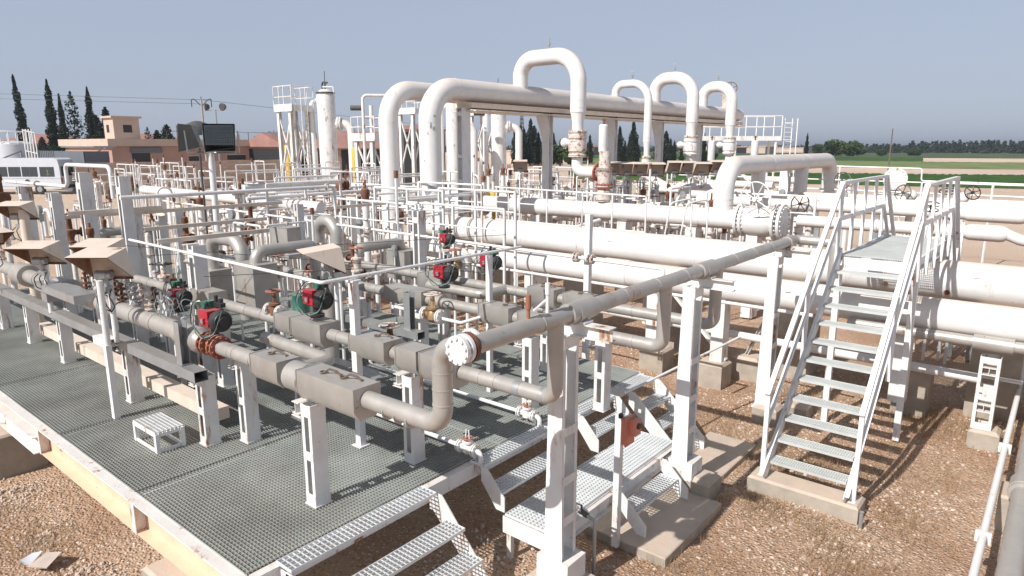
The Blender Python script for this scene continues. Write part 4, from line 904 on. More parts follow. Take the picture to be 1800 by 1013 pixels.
# sibling lines ending in drums
for k,(y,z,xa,xb,rr,xe) in enumerate(((18.6,2.57,-5.5,-1.75,.15,-1.0),(20.1,2.86,-9,-1.95,.15,-.75),(21.8,2.9,-10,1.5,.13,None),(23.4,2.9,-12,1.5,.12,None))):
    r=T('yard_line',('white line ending in the lower drum at right','white line ending in the upper drum at right','third white line running right behind the drums','fourth white line running right behind the drums')[k],'pipeline',((xa+xb)/2,y,z-rr))
    m=MB(); m.tube([(xa,y,z),(xb,y,z)],rr,n=22); P('pipe',m,BIGW,r)
    if xe is not None:
        m=MB(); m.lathe((xb,y,z),(1,0,0),[(0,.16),(.06,.185),(xe-xb-.12,.19),(xe-xb-.04,.175),(xe-xb+.02,.13),(xe-xb+.10,.09)],28); P('drum',m,BIGW,r)
        m=MB(); m.tube([(xe,y,z),(xe+.3,y,z-.12 if k==0 else z),(xe+4,y,z-.15 if k==0 else z)],.1 if k else .12,bend=.4,n=18); P('reduced_pipe',m,BIGW,r)
    m=MB(); [m.cyl((x,y,z),(x+.04,y,z),rr+.02,n=20) for x in (xa+.8,xa+1.0,(xa+xb)/2)]; P('band',m,WHITEB,r)
    m=MB()
    for x in (xa+.5,(xa+xb)/2,xb-.2): m.box((x-.06,y-.06,0),(x+.06,y+.06,z-rr+.02))
    P('props',m,GALV,r)
r=T('access_platform','narrow grating walkway with a white guard rail standing behind the thicker big line','walkway',(-10.3,15,0))
m=MB(); m.box((-12.8,14.75,2.28),(-7.95,15.4,2.33)); P('walkway_deck',m,GALV,r)
m=MB()
for yy in (14.8,):
    m.tube([(-12.8,yy,3.35),(-7.95,yy,3.30),(-7.95,yy,2.3)],.022,bend=.05,n=8); m.tube([(-12.8,yy,2.93),(-7.95,yy,2.90)],.018,n=8)
    m.box((-12.8,yy-.006,2.33),(-7.95,yy+.006,2.45))
    for x in (-12.75,-11.9,-10.95,-9.8,-8.9): m.cyl((x,yy,1.9),(x,yy,3.34),.022,n=8)
m.tube([(-12.8,14.8,3.35),(-12.8,15.4,3.35),(-12.8,15.4,2.3)],.022,n=8); P('guard_rail',m,WHITE,r)
m=MB()
for x in (-12.6,-10.4,-8.1): m.box((x-.05,15.2,0),(x+.05,15.3,2.3))
P('legs',m,WHITEB,r)
r=T('ladder','short white ladder with curved hand hoops at the end of the walkway','ladder',(-7.1,14.7,1.5))
m=MB()
for x in (-7.2,-6.8): m.tube([(x-.25,14.6,1.6),(x,14.6,3.2),(x+.3,15.1,3.3),(x+.3,15.1,1.6)],.02,bend=.12,n=8)
P('hand_hoops',m,WHITE,r)
m=MB(); [m.cyl((-7.2,14.6,2.2+.25*k),(-6.8,14.6,2.2+.25*k),.013,n=6) for k in range(4)]; P('rungs',m,WHITE,r)
m=MB(); m.tube([(-13.2,15.6,1.9),(-11.6,15.6,1.9),(-10.9,16.2,2.2),(-10.9,17.4,2.3)],.07,bend=.4,n=14); One('curved_pipe',m,WHITE,'white pipe curving away behind the walkway posts','pipe')
# ------------------------------------------------------------------ far rails and the low wall at right
m=MB(); m.tube([(-9.5,30,3.72),(-4.5,30,3.66),(-4.48,30,3.2),(6,30,3.12)],.028,n=8)
for x in (-9,-7.4,-5.6,-2.2,.5): m.cyl((x,30,0),(x,30,3.15 if x>-4.5 else 3.68),.03,n=8)
One('yard_rail',m,WHITE,'long white pipe rail stepping down across the green field at right','rail')
m=MB(); m.tube([(-13,27,2.95),(6,27,2.88)],.03,n=8); m.tube([(-13,27,3.3),(6,27,3.25)],.022,n=8)
for x in range(-12,6,2): m.cyl((x,27,0),(x,27,3.3),.03,n=8)
One('yard_rail',m,WHITE,'double white rail behind the drums at right, below the stepped one','rail')
m=MB(); m.box((-40,55,0),(12,55.3,.95)); One('low_wall',m,CONC,'low sun-bleached boundary wall before the green field','wall')
def wheelvalve(x,y,z,R,label,ax=(-.3,-1,.15),mt=BLACK,zb=0,group='dark handwheels at right'):
    r=T('handwheel_valve',label,'valve',(x,y,zb),group)
    m=MB(); m.wheel((x,y,z),ax,R,.016,6,.04); P('handwheel',m,mt,r)
    a=V(ax).normalized(); m=MB(); m.cyl(V(x,y,z),V(x,y,z)-a*.35,.03,n=8); m.ball(V(x,y,z-.02)-a*.5,.16,12,8); m.cyl(V(x,y,zb)-a*.5,V(x,y,z)-a*.5,.09,n=12); P('valve_body',m,WHITEB,r)
wheelvalve(-5.6,19.0,2.98,.26,'black spoked handwheel right of the big white one')
wheelvalve(-6.3,26.0,3.3,.3,'dark handwheel in front of the far end of the low loop',mt=DGREY)
wheelvalve(-3.7,22.0,3.2,.22,'dark handwheel between the stair rails, before the white drum head',mt=DGREY)
wheelvalve(-2.35,20.0,3.40,.22,'uppermost dark handwheel just right of the stair rails',(0,-.3,1))
wheelvalve(-2.5,18.6,3.1,.22,'middle dark handwheel right of the stair rails',(.1,-.5,1))
wheelvalve(-2.4,17.2,2.75,.18,'lowest dark handwheel right of the stair rails',(.3,-1,.3),RUST)
wheelvalve(-2.1,22.5,3.25,.2,'dark handwheel against the green field, left of the upper drum',(.6,-1,.4))
r=T('drum_head','round white bolted drum head seen between the two stair rails','drum',(-5.2,29,2.6))
m=MB(); m.lathe((-5.2,29,3.3),(.3,-1,0),[(-.8,.3),(0,.35),(.05,.39),(.12,.39),(.14,.25),(.16,.02)],26); m.cyl((-5.2,29,0),(-5.2,29.3,3.3),.15,n=12); P('drum',m,BIGW,r)
m=MB(); m.flange((-5.17,28.9,3.3),(.3,-1,0),.41,.05,18,.025); P('flange',m,WHITEB,r)
# upright frames right of the stair
r=T('valve_rack','dense rack of thin white uprights with a small grating step, right of the stair rails','rack',(-1.9,16.9,0))
m=MB()
for x,y in ((-2.25,16.2),(-2.0,16.3),(-1.75,16.5),(-1.6,16.3),(-2.1,17),(-1.8,17.1),(-2.3,17.1)): m.box((x-.025,y-.025,0),(x+.025,y+.025,2.9+.2*random.random()))
m.tube([(-2.3,16.2,2.0),(-2.2,16.2,3.05),(-1.9,16.4,3.1),(-1.7,16.4,3.0)],.025,n=8); P('uprights',m,WHITE,r)
m=MB(); m.box((-2.3,16.1,1.7),(-1.7,16.6,1.75)); m.box((-2.2,16.2,1.1),(-2.1,16.3,1.7)); P('step',m,GALV,r)
block('concrete_block',-1.3,-.85,17.0,17.5,.9,'pale concrete block under the lower drum at right',.06)
for k,x in enumerate((-1.6,-1.25,-.95)): m=MB(); m.box((x-.05,16.9,0),(x+.05,17.0,2.0)); m.box((x-.12,16.85,1.75),(x+.12,17.05,1.83)); One('prop_post',m,GALV,'grey prop post under the lower drum, '+('left','middle','right')[k]+' of three','post','grey prop posts under the lower drum')

def flakes(root,mt,L_,name='paint_flake'):
    for c,n,w_,h_ in L_: m=MB(); flake(m,c,n,w_,h_); P(name,m,mt,bpy.data.objects[root])
nd=V(.72,-.69,0); nn=nd.normalized()
def dr(z,a,r_=.318): n=Matrix.Rotation(a,3,'Z')@nn; return (V(-14.2,13.62,z)+n*r_,n)
flakes('header_drop',GALV,[(*dr(5.32,.45),.05,.04),(*dr(5.05,.1),.035,.10),(*dr(4.98,.35),.05,.07),(*dr(4.85,-.2),.02,.05),(*dr(3.35,.1),.16,.07),(*dr(3.25,-.35),.10,.12),(*dr(4.1,-.6),.02,.03)])
nl=V(0,-.93,.37)
flakes('big_pipe',DGREY,[(V(-3.62,12.3,1.88)+nl*.272,nl,.085,.012),(V(-5.6,12.3,1.88)+nl*.272,nl,.05,.01)],'stencil_mark')
flakes('big_pipe.001',DGREY,[(V(-1.05,13.7,2.225)+nl*.345,nl,.13,.008),(V(-8.1,13.7,2.225)+nl*.345,nl,.10,.01)],'stencil_mark')
# ================================================================== THE CROWDED YARD BEHIND
REG=[]
ZON=[(300,'behind the cream hoods at left'),(480,'below the floodlights'),(640,'in front of the left tower'),(800,'around the tall header bends'),(960,'behind the left half of the walkway rail'),(1110,'around the red-rusted tee'),(1260,'under the far row of cream hoods'),(9999,'around the low loop at right')]
def pxof(x,y): D=-syw*x+cyw*y; return 900+(cyw*x+syw*y)/D*1186.4/.9786
def reg(o,desc,cat): REG.append((o,desc,cat,pxof(o.location.x,o.location.y),o.location.y))
def proto_tvalve(h,mtb,mtw):
    r=T('yard_valve','x','valve',(0,0,0)); 
    m=MB(); m.cyl((0,0,0),(0,0,h),.055,n=12); P('stand_pipe',m,WHITE,r)
    m=MB(); m.lathe((0,0,h),(0,0,1),[(0,.06),(.02,.10),(.05,.10),(.06,.075),(.2,.085),(.24,.10),(.28,.10),(.3,.04),(.5,.03)],14); P('valve_body',m,mtb,r)
    m=MB(); m.wheel((0,0,h+.47),(0,0,1),.13,.012,5,.02); P('handwheel',m,mtw,r)
    m=MB(); m.flange((0,0,h+.03),(0,0,1),.12,.03,8,.012); m.flange((0,0,h+.26),(0,0,1),.11,.03,8,.012); P('flange_pair',m,RUSTW,r)
    return r
def proto_relief(h):
    r=T('relief_valve','x','valve',(0,0,0)); m=MB(); m.cyl((0,0,0),(0,0,h),.05,n=12); P('stand_pipe',m,WHITEB,r)
    m=MB(); m.lathe((0,0,h),(0,0,1),[(0,.09),(.04,.09),(.05,.06),(.12,.07),(.2,.10),(.28,.10),(.30,.055),(.5,.05),(.52,.065),(.62,.06),(.64,.02),(.72,.015)],14); m.cyl((0,0,h+.22),(.22,0,h+.22),.055,n=10); m.cyl((.2,0,h+.22),(.23,0,h+.22),.1,n=12); P('valve_body',m,RUST,r); return r
def proto_post(h,b=True):
    r=T('yard_post','x','support post',(0,0,0)); m=MB(); ladder_post(m,0,0,0,h,.17,.17,'y',[.05,.35,.65,.95]); P('post',m,WHITEB,r)
    m=MB(); m.ibeam((-.2,0,h+.05),(.2,0,h+.05),.13,.12,.01); P('cap_beam',m,PEACH,r); return r
def proto_goose(h,w_,mt=WHITE,rr=.05):
    r=T('gooseneck_pipe','x','pipe',(0,0,0)); m=MB(); m.tube([(0,0,0),(0,0,h),(w_,0,h),(w_,0,h-.8)],rr,bend=w_*.45,n=14); P('pipe',m,mt,r)
    m=MB(); m.flange((w_,0,h-.8),(0,0,1),rr*1.9,.04,8,.012); m.flange((0,0,h-.7),(0,0,1),rr*1.8,.04,8,.012); P('flange',m,RUSTW,r); return r
def proto_meter(h):
    r=T('instrument_stand','x','instrument',(0,0,0)); m=MB(); m.cyl((0,0,0),(0,0,h),.025,n=8); P('stand',m,WHITE,r)
    m=MB(); m.cyl((0,-.04,h),(0,.04,h),.10,n=16); m.cb((0,0,h-.2),(.14,.1,.18)); P('gauge',m,GALV,r); return r
protos=[('rusty-wheeled stand pipe valve','valve',[proto_tvalve(1.9,WHITEB,RUST),proto_tvalve(2.4,RUSTW,RUSTP),proto_tvalve(1.4,RUSTW,BLACK)]),
 ('rust-brown relief valve','valve',[proto_relief(1.9),proto_relief(2.5)]),
 ('battened white post','support post',[proto_post(2.6),proto_post(3.1),proto_post(1.9)]),
 ('small white gooseneck pipe','pipe',[proto_goose(2.7,.55),proto_goose(2.3,.7,WHITEB,.07),proto_goose(3.1,.5,WHITE,.04)]),
 ('thin round-gauge stand','instrument',[proto_meter(2.6),proto_meter(3.0)])]
def proto_portal(h,w_):
    r=T('pipe_portal','x','frame',(0,0,0)); m=MB(); m.tube([(-w_/2,0,0),(-w_/2,0,h),(w_/2,0,h),(w_/2,0,0)],.03,bend=.06,n=8); m.cyl((-w_/2,0,h*.72),(w_/2,0,h*.72),.022,n=8); P('frame',m,WHITE,r)
    m=MB(); m.flange((0,0,h),(1,0,0),.07,.05,6,.012); P('joint',m,RUSTW,r); return r
def proto_spool(h,l):
    r=T('spool_pipe','x','pipe',(0,0,0)); m=MB(); m.tube([(-l/2,0,h),(l/2,0,h),(l/2,0,h-.6)],.085,bend=.16,n=14); P('pipe',m,BIGW,r)
    for x in (-l*.3,-l*.3+.32): m=MB(); m.flange((x,0,h),(1,0,0),.16,.05,10,.016); P('flange',m,RUSTW,r)
    m=MB(); m.lathe((-l*.3+.16,0,h-.1),(0,0,1),[(0,.08),(.05,.13),(.2,.12),(.26,.06),(.27,.11),(.3,.11),(.31,.03),(.62,.02)],12); P('valve_body',m,WHITEB,r)
    m=MB(); m.wheel((-l*.3+.16,0,h+.48),(0,0,1),.16,.012,5,.02); P('handwheel',m,RUSTP,r)
    for x in (-l*.45,l*.3): m=MB(); m.box((x-.04,-.04,0),(x+.04,.04,h-.08)); P('prop',m,WHITEB,r)
    return r
def proto_slim(h):
    r=T('slim_mast','x','post',(0,0,0)); m=MB(); m.cyl((0,0,0),(0,0,h),.035,n=8); P('mast',m,WHITEB,r); m=MB(); m.cyl((0,0,h),(0,0,h+.16),.05,n=8); P('cap',m,RUST,r); m=MB(); m.cb((.05,0,h*.7),(.12,.1,.2)); P('fitting',m,GALV,r); return r
def proto_stack(h):
    r=T('flanged_riser','x','pipe',(0,0,0)); m=MB(); m.cyl((0,0,0),(0,0,h),.09,n=16); P('riser',m,BIGW,r)
    for z in (h*.35,h*.35+.3,h*.75): m=MB(); m.flange((0,0,z),(0,0,1),.16,.05,10,.016); P('flange',m,RUSTW,r)
    m=MB(); m.lathe((0,0,h),(0,0,1),[(0,.15),(.04,.15),(.06,.09),(.2,.12),(.3,.1),(.34,.03),(.55,.02)],12); P('top_valve',m,RUST,r); m=MB(); m.wheel((.0,-.2,h*.35+.15),(0,1,0),.13,.012,5,.02); m.cyl((0,-.2,h*.35+.15),(0,0,h*.35+.15),.02,n=6); P('side_handwheel',m,RUST,r); return r
protos+=[('white pipe portal','frame',[proto_portal(3.3,1.3),proto_portal(2.7,1.7),proto_portal(3.7,.9)]),('white valved spool pipe','pipe',[proto_spool(1.5,1.9),proto_spool(2.2,1.5)]),('slim white mast','post',[proto_slim(3.4),proto_slim(2.8),proto_slim(3.8)]),('flanged white riser','pipe',[proto_stack(2.6),proto_stack(3.1)])]
def proto_rail(l,h):
    r=T('pipe_rail','x','rail',(0,0,0)); m=MB(); m.cyl((0,0,h),(l,0,h),.028,n=8); m.cyl((0,0,h-.45),(l,0,h-.45),.02,n=8); P('rails',m,WHITE,r)
    for k in range(3): m=MB(); m.box((l*k/2-.025,-.025,0),(l*k/2+.025,.025,h)); P('post',m,WHITEB,r)
    return r
protos+=[('thin white two-bar rail','rail',[proto_rail(3.0,3.2),proto_rail(4.2,2.8),proto_rail(2.4,3.5)])]
used=set()
def put(kind,x,y,var=None,rz=0,z=0,sc=1.):
    d,cat,ps=protos[kind]; i=random.randrange(len(ps)) if var is None else var; p=ps[i]
    if p.name not in used: used.add(p.name); p.location=(x,y,z); p.rotation_euler.z=rz; o=p
    else: o=dup(p,(x,y,z),rz=rz)
    if sc!=1: o.scale=(sc,)*3
    o['group']=('white yard valves','rust-brown relief valves','battened yard posts','small goosenecks','gauge stands','pipe portals','valved spools','slim masts','flanged risers','two-bar rails')[kind]; reg(o,d,cat); return o
# mid-left skid
for x,y in ((-15.2,11.5),(-17,10.6),(-19,11.5),(-20.5,10.2),(-23,11.2),(-25,9.8),(-27,11.6),(-18,13.5),(-21,14.5),(-24.5,13.8),(-28,14.5),(-12.6,10.6),(-13.8,12.0),(-16.4,7.3),(-18.2,6.0),(-14.4,6.2),(-19.3,8.6),(-22,7.4),(-26,7.9),(-30,10.5)): put(2,x+random.uniform(-.2,.2),y,None)
for k in range(34):
    x=random.uniform(-26,-12.5); y=random.uniform(9.8,16); put(random.choice((0,0,1,3,4)),x,y,None,random.choice((0,math.pi/2,math.pi)))
for k in range(16):
    x=random.uniform(-24,-13.5); y=random.uniform(5.0,9.0); put(random.choice((0,0,1,4,3)),x,y,None,random.choice((0,math.pi/2,math.pi)))
for k in range(95):
    px=random.uniform(135,700); y=random.uniform(10,22); x=yx(px,y)
    if -x>55 or x>-11.5: continue
    put(random.choice((0,1,3,5,5,6,6,7,7,8,8,2)),x,y,None,random.choice((0,math.pi/2,math.pi)))
for k in range(34):
    x=random.uniform(-19,-8.2); y=random.uniform(5.1,9.0)
    put(random.choice((0,0,1,3,4,7,7,5)),x,y,None,random.choice((0,math.pi/2,math.pi)),z=.9,sc=random.uniform(.55,.72))
for k in range(75):
    px=random.uniform(820,1300); y=random.uniform(18.6,33); x=yx(px,y)
    put(random.choice((0,3,5,6,6,7,8,8,4)),x,y,None,random.choice((0,math.pi/2,math.pi)))
for k in range(12):
    px=random.uniform(1300,1640); y=random.uniform(20.8,29); x=yx(px,y); put(random.choice((0,7,5,6)),x,y,0,0,sc=.85)
for k in range(44):
    px=random.uniform(140,800); y=random.uniform(9.6,21); x=yx(px,y)
    if -x>50 or x>-11.5: continue
    put(9,x,y,None,random.choice((0,math.pi/2)))
for k in range(18):
    px=random.uniform(850,1250); y=random.uniform(18.8,28); put(9,yx(px,y),y,None,random.choice((0,math.pi/2)))
# right-hand yard
for k in range(58):
    y=random.uniform(18.6,30); px=random.uniform(830,1310); x=yx(px,y)
    put(random.choice((0,0,0,1,2,3,4)),x,y,None,random.choice((0,math.pi/2,math.pi)))
for k in range(9):
    y=random.uniform(20.5,26); px=random.uniform(1310,1500); put(random.choice((0,3,4)),yx(px,y),y,None,0)
# named pieces of the yard
YARDP=[]
def yp(label,pts,r_,mt=WHITE,bend=None,n=12,name='yard_pipe',fl=()):
    r=T(name,label,'pipe',tuple(pts[0])); m=MB(); m.tube(pts,r_,bend=bend,n=n); P('pipe',m,mt,r)
    if fl:
        m=MB(); 
        for c,ax in fl: m.flange(c,ax,r_*1.9,r_*.5,8,r_*.18)
        P('flange',m,RUSTW,r)
    return r
yp('white pipe crossing below the floodlights from left to a white flange',[(-12,4.5,3.67),(-12,8.7,3.67),(-12,8.7,3.2)],.035,fl=[((-12,8.5,3.67),(0,1,0))])
yp('white pipe arch at left, stepping over its battened post',[(-19,4.75,3.7),(-15.1,4.75,3.73),(-15.1,4.75,4.15),(-12.95,4.75,4.15),(-12.95,4.75,3.6)],.036,bend=.12,fl=[((-16.9,4.75,3.72),(1,0,0))])
yp('white pipe behind the floodlight pole leading to a rusty relief valve',[(-18,10,3.35),(-18,13.5,3.42),(-18,13.5,2.8)],.09,bend=.2,fl=[((-18,13.2,3.42),(0,1,0))])
yp('white horizontal pipe passing below the left tower',[(-17,9.5,3.12),(-17,15.5,3.15)],.05)
yp('long white pipe running from the left tower to the tall bends',[(-27,11,2.9),(-15.8,11,2.85)],.16,BIGW,fl=[((-19.5,11,2.87),(1,0,0))])
yp('second long white pipe low behind the lagged bends',[(-26,12.6,2.0),(-15.8,12.6,2.0)],.2,BIGW,fl=[((-18.5,12.6,2.0),(1,0,0))])
yp('white pipe with bolted joints low behind the tall bends',[(-30,17.7,2.2),(-17.3,17.7,2.2)],.26,BIGW,n=20,fl=[((-22,17.7,2.2),(1,0,0)),((-26,17.7,2.2),(1,0,0))])
for k,(y,z,x0,x1,rr) in enumerate(((19.6,2.4,-20,-9,.1),(21,1.9,-24,-8,.17),(22.4,2.2,-22,-8,.1),(25,2.1,-26,-8.5,.18),(28.5,1.9,-28,-9,.2))):
    yp('white line running across the yard behind the bolted line, '+('first','second','third','fourth','fifth')[k]+' row back',[(x0,y,z),(x1,y,z)],rr,(WHITE,BIGW,WHITE,BIGW,BIGW)[k],n=16,fl=[((x0+ (x1-x0)*t,y,z),(1,0,0)) for t in (.25,.55,.8)])
def angle_beam(x,y0,y1,z,label):
    m=MB(); m.chan((x,y0,z),(x,y1,z),.06,.065,.007); One('rack_beam',m,PEACH,label,'beam')
angle_beam(-12.2,2.9 if False else 4.9,7.2,3.1,'pale steel beam crossing left of the slim post, second from the top'); angle_beam(-12.9,4.9,8.0,3.33,'pale steel beam crossing below the floodlights')
angle_beam(-12.6,3.9,5.4,3.42,'short pale steel beam above the overlapping hoods'); angle_beam(-13.2,9.3,13.0,3.10,'pale steel beam passing in front of the tall bends'); angle_beam(-10.3,4.3,6.1,3.12,'pale steel beam from the tall battened post towards the lagged bends')
angle_beam(-15.5,4.5,6.8,3.1,'lowest pale steel beam behind the hoods at far left')
support('rack_post',-10.05,4.75,ZD,3.05,'tall battened white post with a bracket left of the lagged bends',None,.2,.2)
support('rack_post',-10.35,9.55,0,3.2,'tall battened white post with stacked brackets behind the channel upright',None,.2,.2,mt=WHITEB)
support('rack_post',-13.0,5.1,0,3.35,'slim battened post behind the overlapping hoods',None,.16,.16); support('rack_post',-12.6,8.2,0,3.3,'battened post right behind the middle lagged bend',None,.15,.15)
support('rack_post',-14.2,4.75,0,4.02,'tall bright battened post above the single cream hood at left',None,.2,.22); support('rack_post',-15.4,4.6,0,3.6,'battened post left of the tall bright one at left',None,.18,.18)
support('rack_post',-12.46,4.75,0,4.0,'battened post under the right end of the white arch pipe',None,.18,.18); support('rack_post',-18.3,4.9,0,3.6,'battened post at the left edge of the picture behind the hoods',None,.22,.22)
# lagged bends
def lag(label,pts,rr,bend,seams=True,box=None):
    r=T('lagged_bend',label,'lagged pipe',tuple(pts[0]),'lagged bends in the middle'); m=MB(); m.tube(pts,rr,bend=bend,n=22,seg=8); P('pipe',m,CLAD,r)
    if box: m=MB(); a,b=box; m.box(a,b); m.box((a[0]-.01,a[1]-.01,b[2]-.03),(b[0]+.01,b[1]+.01,b[2]+.004)); P('insulation_box',m,CLAD,r)
    return r
lag('left lagged bend, an upside-down U behind the tall battened post',[(-11.7,5.8,2.0),(-11.7,5.8,2.93),(-10.65,5.8,2.93),(-10.65,5.8,1.6)],.115,.3,box=((-11.95,5.6,1.75),(-11.45,6.0,2.35)))
lag('right lagged bend, the taller upside-down U in the middle',[(-13.85,9.5,1.4),(-13.85,9.5,2.78),(-13.1,9.5,2.78),(-13.1,9.5,1.4)],.145,.36,box=((-13.3,9.3,1.3),(-12.85,9.7,2.1)))
lag('low lagged elbow leading back from the grey insulation cabinet',[(-9.45,5.35,2.6),(-9.45,5.35,2.93),(-9.45,6.4,2.93),(-9.45,6.4,1.2)],.09,.15)
lag('lagged elbow pipe standing right of the slim white post and bending into a cabinet',[(-10.8,8.3,.8),(-10.8,8.3,2.52),(-10.8,9.45,2.52),(-10.8,9.45,1.9)],.10,.17)
lag('thick lagged pipe standing in front of the right lagged bend',[(-8.7,6.1,1.2),(-8.7,6.1,2.45),(-8.9,6.5,2.5)],.11,.15)
lag('grey lagged elbow at far left above the single hood',[(-15.4,5.3,1.4),(-15.4,5.3,2.75),(-15.4,6.4,2.75),(-15.4,6.4,1.5)],.09,.15)
for k,(a,b) in enumerate((((-9.75,5.15,2.08),(-9.2,5.55,2.75)),((-11.05,9.25,1.75),(-10.5,9.75,2.35)),((-16.3,10.2,2.0),(-15.3,10.7,2.7)),((-12.1,7.2,2.35),(-11.5,7.5,2.95)))):
    m=MB(); m.box(a,b); m.box((a[0]-.01,a[1]-.01,b[2]),(b[0]+.01,b[1]+.01,b[2]+.012)); m.box((a[0]-.004,a[1]-.004,a[2]+.1),(a[0]+.03,a[1]+.02,b[2]-.1)); One('insulation_cabinet',m,(CLAD,CLAD,WHITE,CLAD)[k],('tall grey insulation cabinet in the middle row left of the green drum','grey insulation cabinet behind the overhead pipe right of the slim post','white cabinet behind the right lagged bend','small grey cabinet behind the left lagged bend')[k],'cabinet')
r=T('green_drum','small green drum in the shade right of the tall grey cabinet','drum',(-8.9,5.55,1.7)); m=MB(); m.lathe((-8.95,5.75,1.75),(0,0,1),[(0,.1),(.02,.12),(.2,.12),(.22,.135),(.26,.135),(.28,.12),(.52,.12),(.54,.06)],18); P('drum',m,GREEN,r)
m=MB(); m.tube([(-15.05,3.95,1.0),(-15.05,3.95,3.35)],.085,n=16); One('round_post',m,PEACH,'round dusty post at the left edge behind the hood','post')
r=put(1,-12.9,4.3,1); r=put(1,-18.2,4.4,1,sc=1.25); r=put(1,-13.5,6.2,1); put(0,-10.9,6.6,1,sc=.9); put(1,-9.9,4.3,0,z=.6,sc=.8); put(0,-11.6,4.9,2,z=.7); put(0,-9.4,7.2,1,z=.2,sc=.9); put(3,-10.2,7.2,1,z=-.2)
for x,y,s_ in ((-8.2,5.2,.8),(-9.9,7.8,.9),(-11,7.6,.95),(-12.2,9.9,1),(-8.9,8.9,.9),(-9.8,10.4,.85)): put(0,x,y,random.choice((0,1,2)),z=.4,sc=s_)
# wires and small conduits
for k,(a,b) in enumerate((((-13,4.1,2.9),(-6.2,7.0,2.75)),((-11.5,4.6,2.75),(-8.2,9.8,2.85)),((-9.8,4.7,2.6),(-6.4,7.2,2.85)))):
    a=V(a);b=V(b); pts=[a.lerp(b,t/8)-V(0,0,.12*math.sin(math.pi*t/8)) for t in range(9)]
    m=MB(); m.tube(pts,.005,n=5,bend=.01); One('stay_wire',m,BLACK,('highest','middle','lowest')[k]+' thin dark wire slung across the manifold','wire')
# far row of hoods
fh=[(1082,20),(1105,20),(1128,20),(1155,20),(1188,22.5),(1212,22.5),(1236,21.5),(1262,24.5),(1283,24.5),(915,20.5)]
base=None
for k,(px,y) in enumerate(fh):
    x=yx(px,y); z=3.55 if k<9 else 3.55
    lab='cream hood '+('first','second','third','fourth','fifth','sixth','seventh','eighth','ninth')[k]+' from the left in the far row of hoods' if k<9 else 'single hood on a post behind the walkway rail, showing its dark rusty underside'
    if base is None: base=hood(x,y,z,lab,YAW-4,.54,.38,.42,post=0,group='far row of cream hoods')
    else: o=dup(base,(x,y,z),lab,'far row of cream hoods')
# capped white cylinders
for k,px in enumerate((1063,1251,1327)):
    y=(17.5 if k==0 else 27); x=yx(px,y) if k else -11.15; z0=3.9 if k else 4.35
    if k==0: y=17.9; z0=4.32
    r=T('sample_bottle',('upright white cylinder on top of the red-rusted tee','upright white cylinder before the last loop valve','upright white cylinder at the right of the loop valves')[k],'cylinder',(x,y,z0),'upright white cylinders')
    m=MB(); m.lathe((x,y,z0),(0,0,1),[(0,.13),(.02,.14),(.78,.14),(.82,.10)],16); P('cylinder',m,WHITE,r)
    m=MB(); m.cyl((x,y,z0+.82),(x,y,z0+1.0),.03,n=8); m.cyl((x-.07,y,z0+.95),(x+.07,y,z0+.95),.02,n=6); P('top_valve',m,RUST,r)
    m=MB(); m.cyl((x,y,1.0),(x,y,z0),.05,n=8); P('stand',m,WHITE,r)
# ------------------------------------------------------------------ floodlights on their pole
r=T('floodlight_pole','white pole carrying two large dark grey square floodlights','floodlight',(-16.35,8.3,0))
m=MB(); m.cyl((-16.35,8.3,0),(-16.35,8.3,4.34),.075,n=16); P('pole',m,WHITE,r)
m=MB(); m.cyl((-16.6,8.1,4.34),(-15.9,8.7,4.34),.03,n=8); P('crossbar',m,GALV,r)
def lamp(c,rz,lab):
    pass
    M=Matrix.Rotation(R_(rz),4,'Z'); c=V(c)
    def tr(v): return [tuple(c+ (M@V(p))) for p in v]
    W=.36; H=.66
    m=MB(); m.add(tr([(-W,-.22,H),(W,-.22,H),(W*.94,-.26,0),(-W*.94,-.26,0),(-W*.9,.06,H-.03),(W*.9,.06,H-.03),(W*.6,.2,.12),(-W*.6,.2,.12)]),[(4,5,1,0),(5,6,2,1),(7,4,0,3),(6,7,3,2),(4,7,6,5)])
    a=P('housing',m,DGREY,r,lab); 
    m=MB(); m.add(tr([(-W*.92,-.225,H-.03),(W*.92,-.225,H-.03),(W*.9,-.25,.16),(-W*.9,-.25,.16)]),[(3,2,1,0)]); g_=P('front_glass',m,GLASSM,r)
    m=MB()
    for i in range(9): 
        zz=.18+i*.055; m.beam(*tr([(-W*.9,-.262,zz),(W*.9,-.262,zz+.02*(i%2))]),.006,.006)
    for i in range(13):
        xx=-W*.9+W*1.8*i/12; m.beam(*tr([(xx,-.262,.17),(xx+.03,-.25,H-.04)]),.005,.005)
    P('wire_guard',m,DGREY,r)
    m=MB(); m.beam(*tr([(-W-.03,-.08,.5),(-W-.03,-.05,-.02)]),.03,.012); m.beam(*tr([(W+.03,-.08,.5),(W+.03,-.05,-.02)]),.03,.012); m.beam(*tr([(-W-.03,-.05,-.02),(W+.03,-.05,-.02)]),.03,.012); P('yoke',m,GALV,r)
lamp((-16.05,8.45,4.36),YAW+12,'square floodlight facing front, with a wire guard'); lamp((-16.62,8.0,4.36),YAW-75,'square floodlight turned to the side')
m=MB(); c=far(350,18.5,4.95); m.lathe(c-V(0,0,.12),(.1,-.1,1),[(0,.40),(.12,.38),(.24,.28),(.31,.12),(.33,.01)],20); m.cyl(c-V(0,0,4.95),c,.03,n=8); One('shade_lamp',m,DGREY,'round dark lamp shade just behind the floodlights','lamp')

